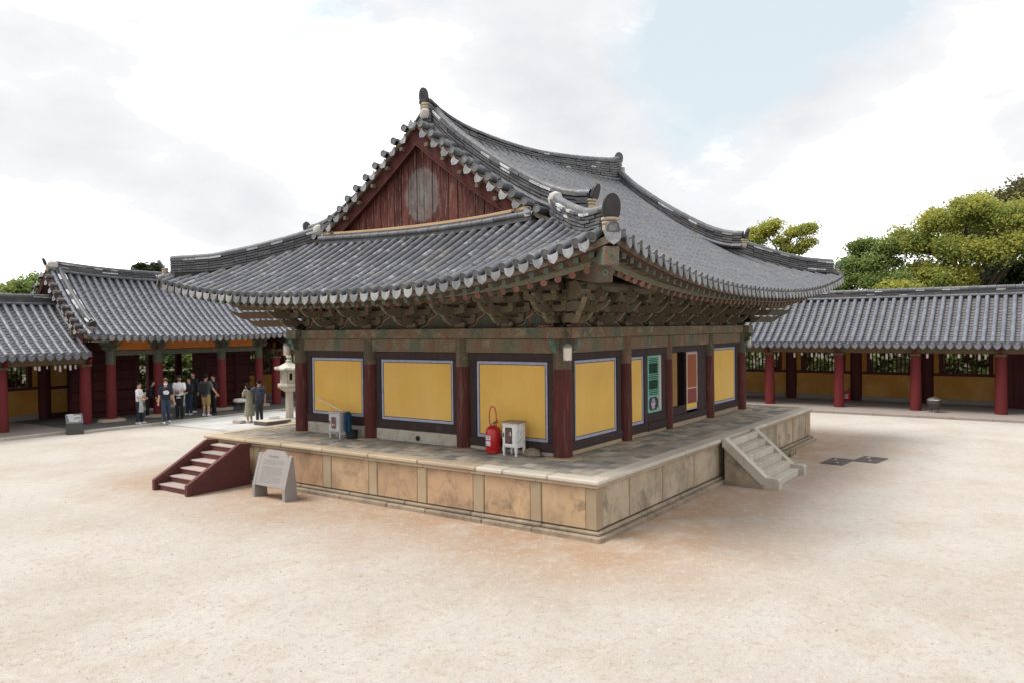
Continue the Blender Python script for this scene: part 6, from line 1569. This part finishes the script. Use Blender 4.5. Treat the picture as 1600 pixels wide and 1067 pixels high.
def stripe(r, k):
    m = MB()
    for sg in (-1, 1): m.tube([(0, sg * .19, .86), (.02, sg * .178, .5)], .012, 5)
    llink('side_stripe', m.mesh('side_stripe', WH), r)
zf = .092
person(2.80, 20.62, zf, R(-50), 1.58, 'person in white T-shirt and navy trousers holding a grey jacket, leftmost of the visitors', WH, NV, SHW, [((.05, -.23, 1.12), (.20, -.20, 1.06)), ((.06, .22, 1.12), (.22, .10, 1.08))], [((.02, 0), (-.03, 0)), ((.05, 0), (.06, .02))], extras=jacket)
person(3.58, 20.10, .06, R(-118), 1.68, 'person in black T-shirt with white print, white face mask and jeans, stepping forward', cloth('ink_tee', (.018, .02, .03)), JN, SHW, [DOWN(-1, .06, .03), DOWN(1, .0, .06)], [((.12, 0), (.10, .03)), ((-.02, 0), (-.18, .02, .02))], extras=both(printed, mask(MSKW)))
person(4.25, 21.25, zf, R(-120), 1.70, 'person in navy top and grey trousers, half hidden behind the black T-shirt', NV, cloth('light_grey', (.33, .34, .36)), SHW, [DOWN(-1), DOWN(1)], ST2, sleeve='long')
person(4.72, 21.05, zf, R(-140), 1.72, 'person in white T-shirt, black cap and mask, holding a bag at the chest', WH, BK, BK, [((.08, -.25, 1.14), (.24, -.08, 1.12)), ((.08, .25, 1.14), (.24, .08, 1.12))], ST2, extras=both(mask(BK), cap, bag_front, stripe))
person(5.62, 21.80, zf, R(-160), 1.56, 'person in black jacket and jeans holding a white cup, left of the khaki shorts', CHAR, JN, SHW, [((.02, -.24, 1.12), (.20, -.22, .98)), ((.06, .23, 1.10), (.22, .12, 1.06))], ST2, sleeve='long', extras=cup)
person(6.25, 22.50, zf, R(-165), 1.76, 'tall person in dark suit standing behind the group', cloth('suit', (.02, .022, .032)), cloth('suit2', (.022, .022, .03)), SHW, [((.04, -.24, 1.12), (.22, -.12, 1.18)), DOWN(1)], ST2, sleeve='long')
person(5.70, 20.72, zf, R(28), 1.72, 'person with black backpack, grey T-shirt and khaki shorts, seen from behind', DG, KH, SHW, [((-.02, -.32, 1.14), (.10, -.42, .92)), ((-.02, .27, 1.12), (.12, .26, .90))], [((.02, 0), (-.02, -.02)), ((.03, 0), (.02, .02))], shorts=True, extras=backpack(BK, .33, .5), build=1.10)
person(6.35, 21.15, zf, R(-190), 1.66, 'person in long black clothes by the column, right of the khaki shorts', BK, BK, CHAR, [((.06, -.22, 1.12), (.20, -.08, 1.10)), DOWN(1)], ST2, sleeve='long', hair='long')
person(4.25, 22.60, zf, R(-40), 1.50, 'person in black leaning forward, mostly hidden by the gate column', BK, BK, SHW, [((.2, -.2, 1.0), (.34, -.1, .92)), ((.2, .2, 1.0), (.34, .1, .92))], ST2, sleeve='long', lean=.35, hair='long')
person(5.38, 17.40, .05, R(95), 1.56, 'person with long dark hair in an olive dress, leaning against the companion', OL, OL, cloth('pale_shoe', (.5, .42, .38)), [((.14, -.2, 1.14), (.22, -.02, 1.22)), ((.12, .22, 1.14), (.24, .06, 1.26))], ST2, sleeve='short', dress=True, hair='long', lean=.10, head=(.05, 0, -.05))
person(5.62, 17.12, .05, R(75), 1.66, 'person in navy T-shirt and dark trousers with a small backpack, arm round the companion', cloth('navy_tee', (.055, .06, .085)), CHAR, SHW, [DOWN(-1, .05, .02), ((.18, .26, 1.24), (.26, .44, 1.20))], [((.03, 0), (.0, 0)), ((-.03, 0), (-.10, .02))], extras=backpack(cloth('pack_navy', (.025, .035, .06)), .27, .38))

# ------------------------------------------------------------------ trees and bushes
def mat_leaf(name, cols, tr=.25):
    g = G(name); r = g.geo.outputs['Random Per Island']; big = g.noise(.55, 4, .6)
    f = g.math('ADD', g.math('MULTIPLY', r, .45), g.math('MULTIPLY', g.math('SUBTRACT', big, .22), 1.0), True)
    c = g.ramp(f, [(i / (len(cols) - 1), q) for i, q in enumerate(cols)])
    g.fin(c, .6, spec=.25); t = g.n("ShaderNodeBsdfTranslucent"); g.l(c, t.inputs[0]); m = g.n("ShaderNodeMixShader"); m.inputs[0].default_value = tr
    g.l(g.b.outputs[0], m.inputs[1]); g.l(t.outputs[0], m.inputs[2]); g.l(m.outputs[0], g.out.inputs[0]); return g.mat
LF_YEL = mat_leaf('autumn_leaves', [(.12, .18, .052), (.22, .28, .078), (.35, .38, .095), (.50, .46, .10), (.66, .55, .12)], .5)
LF_GRN = mat_leaf('green_leaves', [(.095, .15, .05), (.18, .255, .08), (.26, .325, .10), (.34, .37, .115)], .48)
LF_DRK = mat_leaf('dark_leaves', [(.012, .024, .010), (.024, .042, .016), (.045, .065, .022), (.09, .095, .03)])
LF_BRN = mat_leaf('brown_green_leaves', [(.05, .06, .028), (.10, .105, .045), (.16, .14, .055), (.22, .18, .07)], .35)
LF_BSH = mat_leaf('bush_leaves', [(.02, .042, .013), (.05, .085, .022), (.10, .13, .035), (.20, .22, .07)], .35)
BARK = mat_wood('bark', (.085, .066, .052), (.045, .037, .032), axis='z')
def leaves(clusters, per, size, sub=.42, flat=.6, fill=.55):
    P = []
    for (cx_, cy_, cz, rx, ry, rz, w_) in clusters:
        ns = max(4, int(14 * w_))
        d = np.random.normal(size=(ns, 3)); d /= np.linalg.norm(d, axis=1)[:, None]; d[:, 2] = np.abs(d[:, 2]) * 1.0 - .25
        rad = np.random.uniform(fill, 1.0, (ns, 1)); C = d * rad * np.array([rx, ry, rz]) + np.array([cx_, cy_, cz])
        n = int(per * w_ / ns)
        for c in C:
            s_ = sub * random.uniform(.6, 1.35); q = np.random.normal(size=(n, 3)) * np.array([s_, s_, s_ * flat]) * .62; P.append(c + q)
    P = np.concatenate(P); n = len(P)
    a = np.random.normal(size=(n, 3)); a[:, 2] *= .6; a /= np.linalg.norm(a, axis=1)[:, None]; b = np.random.normal(size=(n, 3)); b -= a * (a * b).sum(1)[:, None]; b /= np.linalg.norm(b, axis=1)[:, None]
    s_ = size * np.random.uniform(.6, 1.3, (n, 1)); a = a * s_; b = b * s_ * .55
    V = np.stack([P - a, P + b * 1.0 - a * .1, P + a, P - b - a * .1], 1).reshape(-1, 3); return V, np.arange(4 * n).reshape(-1, 4)
def tree(name, label, base, clusters, per, size, mat, limbs, cat='tree', group=None, r0=.3, sub=.42, flat=.6, fill=.55):
    root = empty(name, base, 0, label, cat, group); V, Q = leaves(clusters, per, size, sub, flat, fill)
    link('crown', npmesh('crown', V, Q, mat), root)
    t = MB(); 
    for P, r_ in limbs: t.tube(smooth_path(P, 4), [r_ * (1 - .75 * i / (4 * (len(P) - 1))) for i in range(4 * (len(P) - 1) + 1)], 8)
    if t.v: t.build('trunk', BARK, root, smooth=True)
    return root
def limbs_to(base, cl, zt, r0, jit=.6):
    bx, by, bz = base; out = [([(bx, by, bz), (bx + .2, by + .1, zt * .5), (bx + .1, by - .1, zt)], r0)]
    for c in cl:
        e = Vector(c[:3]); o = Vector((bx + .1, by - .1, zt * random.uniform(.75, 1.0))); m = o.lerp(e, .5) + Vector((random.uniform(-jit, jit), random.uniform(-jit, jit), random.uniform(0, jit)))
        out.append(([o, m, e, e + (e - m) * .12], r0 * .4))
    return out
cy1 = [(38, -1.0, 8.2, 1.2, 1.3, 1.3, 1.0), (38, -2.3, 9.2, 1.3, 1.2, 1.1, 1.1), (37.6, -3.4, 7.6, 1.4, 1.2, 1.2, 1.), (38, -3.8, 10.0, 1.3, 1.1, .9, 1.), (38.4, -5.2, 9.3, 1.3, 1.2, 1.1, 1.1), (37.5, -5.0, 7.4, 1.3, 1.1, .8, .7), (37.8, -6.8, 9.3, 1.3, 1.3, 1.0, 1.2), (37.6, -1.6, 6.4, 1.2, 1.2, .8, .8), (37.4, -3.2, 6.0, 1.2, 1.2, .6, .6), (38, -8.2, 8.8, 1.4, 1.4, 1.3, 1.2), (37.2, -6.6, 8.0, 1., 1.0, .5, .5)]
tree('oak_tree', 'broad tree turning yellow-green with dark twisting branches, behind the right gallery roof', (38.6, -4.2, 0), cy1, 10000, .085, LF_YEL, limbs_to((38.6, -4.2, 0), cy1, 6.2, .34) , sub=.52, flat=.8, fill=.35)
cg = [(37, 2.2, 6.9, .9, .9, 1.2, .8), (37.4, 1.6, 8.0, .8, .8, .9, .6), (37, .6, 7.2, 1.1, 1.0, 1.1, 1.), (37.2, -.1, 8.0, 1.0, .9, .8, .8), (36.6, .2, 6.2, 1.2, 1.2, .6, .8), (36.8, 1.4, 6.0, 1.2, 1.2, .7, .9), (36.8, 2.6, 5.6, .8, .7, .7, .6)]
tree('pine_tree', 'fresh green tree at the left end of the grove behind the right gallery roof', (37.2, 1.0, 0), cg, 8500, .078, LF_GRN, limbs_to((37.2, 1.0, 0), cg, 5.2, .26), sub=.42, flat=.7, fill=.4)
cs_ = [(35.6, -.3, 5.55, .9, .75, .4, .8), (35.6, -1.3, 5.4, .8, .6, .35, .5)]
tree('young_tree', 'low bright yellow treetop just above the right gallery ridge', (35.6, -.6, 0), cs_, 2200, .12, LF_YEL, limbs_to((35.6, -.6, 0), cs_, 4.6, .12))
cd_ = [(47, -4.6, 10.4, 1.6, 1.5, 1.3, 1.), (47.5, -6.2, 11.6, 1.8, 1.7, 1.4, 1.2), (48, -8.2, 12.2, 2.0, 2., 1.8, 1.4), (47, -3.2, 9.6, 1.2, 1.2, 1.0, .7), (47, -7.5, 10, 2, 2, 1.5, 1.2), (47, -5.3, 8.6, 1.8, 1.8, 1.5, 1.)]
tree('tall_tree', 'tall brownish green tree rising at the right edge behind the yellow tree', (47.6, -6.8, 0), cd_, 5000, .12, LF_BRN, limbs_to((47.6, -6.8, 0), cd_, 7.5, .4), sub=.6, flat=.8, fill=.4)
ce = [(42, -6.6, 6.6, 1.6, 1.6, 1.3, 1.4), (42, -4.8, 6.2, 1.6, 1.4, 1.0, 1.2), (42, -8.8, 7.2, 1.8, 1.8, 1.5, 1.4), (42.3, -2.6, 6.4, 1.3, 1.3, .9, 1.), (42.5, -.2, 6.2, 1.3, 1.2, .9, .8)]
tree('evergreen_tree', 'dark green foliage low behind the yellow tree, above the right gallery', (42.3, -6.2, 0), ce, 2800, .13, LF_DRK, limbs_to((42.3, -6.2, 0), ce, 5, .3), sub=.55, flat=.8, fill=.4)
cf = [(60, 14.6, 12.2, 1.2, 1.2, .8, 1.), (60, 15.3, 11.4, .9, .8, .9, .7), (60, 13.6, 12.7, .9, .8, .6, .6), (60, 11.9, 11.9, 1.1, 1.2, .45, .8), (60, 10.8, 12.2, .8, .9, .5, .6), (60, 13.2, 11.2, 1.0, .8, .5, .4), (60, 10.6, 10.9, .6, .6, .4, .35), (60, 12.0, 10.4, 1.2, 1.2, .35, .4), (60, 15, 10.2, 1., 1., .8, .6)]
tree('zelkova_tree', 'thin-crowned tree with flat leaf pads seen over the far hip of the hall roof', (60, 12.9, 0), cf, 4200, .11, LF_YEL, limbs_to((60, 12.9, 0), cf, 9.6, .22, .5), sub=.5, flat=.62, fill=.3)
ch = [(17.2, 45, 8.1, .9, .7, .5, 1.), (16.7, 45, 7.7, .6, .6, .5, .7), (18.1, 45, 7.6, .5, .5, .35, .5), (17.4, 45, 7.1, .8, .7, .5, .6)]
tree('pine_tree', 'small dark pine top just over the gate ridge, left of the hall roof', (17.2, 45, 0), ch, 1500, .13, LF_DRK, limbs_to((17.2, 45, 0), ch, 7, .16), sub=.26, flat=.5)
ci = [(8.6, 44, 6.2, 1., 1., .8, 1.), (7.2, 44, 5.6, 1.2, 1., .8, 1.), (5.6, 44, 5.4, 1.3, 1.1, .9, 1.), (9.4, 44, 6.6, .6, .6, .6, .6), (3.6, 44, 5.4, 1.5, 1.2, 1., 1.), (9.9, 44, 5.3, .8, .8, .8, .7)]
tree('leafy_tree', 'mid-green tree behind the left gallery roof at the edge of the picture', (7.2, 44, 0), ci, 2200, .14, LF_GRN, limbs_to((7.2, 44, 0), ci, 4.6, .24))
k = 0
for y in np.arange(-11.5, 6.5, 1.9):
    h = random.uniform(2.6, 3.6); x = 28.6 + random.uniform(-.3, .6); c = [(x, y, h * .68, .95, 1.05, h * .3, 1.), (x - .2, y + .5, h * .35, .9, .9, h * .3, .8)]
    tree('bush', 'leafy bush outside the wall, seen through the window bars of the right gallery', (x, float(y), 0), c, 2600, .12, LF_BSH if k % 3 else LF_GRN, limbs_to((x, float(y), 0), c, h * .3, .05, .2), 'bush', 'bushes behind the right gallery', sub=.34); k += 1
for x in list(np.arange(-4.5, 16.5, 1.9)):
    h = random.uniform(2.8, 3.9); y = 29.6 + random.uniform(-.3, .6); c = [(x, y, h * .68, 1.05, .95, h * .3, 1.), (x + .5, y - .2, h * .35, .9, .9, h * .3, .8)]
    tree('bush', 'leafy bush outside, seen through the gate opening and the window bars beside it', (float(x), y, 0), c, 2600, .12, LF_BSH if k % 3 else LF_GRN, limbs_to((float(x), y, 0), c, h * .3, .05, .2), 'bush', 'bushes behind the gate', sub=.34); k += 1
# weeds at the foot of the platform, loose gravel and fallen leaves on the sand
V = []; 
for _ in range(160):
    x = random.gauss(7.7, .55); y = -1.93 - abs(random.gauss(0, .07)); a_ = random.uniform(0, 6.28); h = random.uniform(.04, .13); d = Vector((math.cos(a_), math.sin(a_), 0)) * .012; t_ = Vector((random.uniform(-.04, .04), random.uniform(-.04, .04), h))
    p = Vector((x, y, 0)); V += [p - d, p + d, p + d * .5 + t_ * .6, p + t_]
tag(link('grass', npmesh('grass', [tuple(p) for p in V], np.arange(len(V)).reshape(-1, 4), simple('weeds', (.08, .13, .03), (.05, .09, .02)))), kind='stuff')
gv = MB()
def inside(x, y): return (PX0 - .1 < x < PX1 + .1 and PY0 - .1 < y < PY1 + .1) or x > 19.8 or y > 20.2 or (3.5 < x < 8.9 and y > 9)
for _ in range(15000):
    x, y = random.uniform(-11, 19), random.uniform(-9, 20)
    if random.random() < .62: x, y = random.uniform(-11, -1.5), random.uniform(-7.5, 6)
    if inside(x, y): continue
    s_ = random.uniform(.005, .013) * (1.7 if random.random() < .06 else 1); a_ = random.uniform(0, 6.28); ca, sa = math.cos(a_) * s_, math.sin(a_) * s_; k = random.uniform(.6, 1.5)
    gv.add([(x + ca * k, y + sa * k, 0), (x - sa, y + ca, 0), (x - ca * k, y - sa * k, 0), (x + sa, y - ca, 0), (x, y, s_ * .9)], [(0, 1, 4), (1, 2, 4), (2, 3, 4), (3, 0, 4)])
g = G('gravel'); g.fin(g.ramp(g.geo.outputs['Random Per Island'], [(0, (.27, .20, .14)), (.4, (.42, .345, .27)), (.75, (.50, .46, .42)), (1, (.36, .29, .225))]), .95)
tag(link('gravel', gv.mesh('gravel', g.mat, False, False)), kind='stuff')
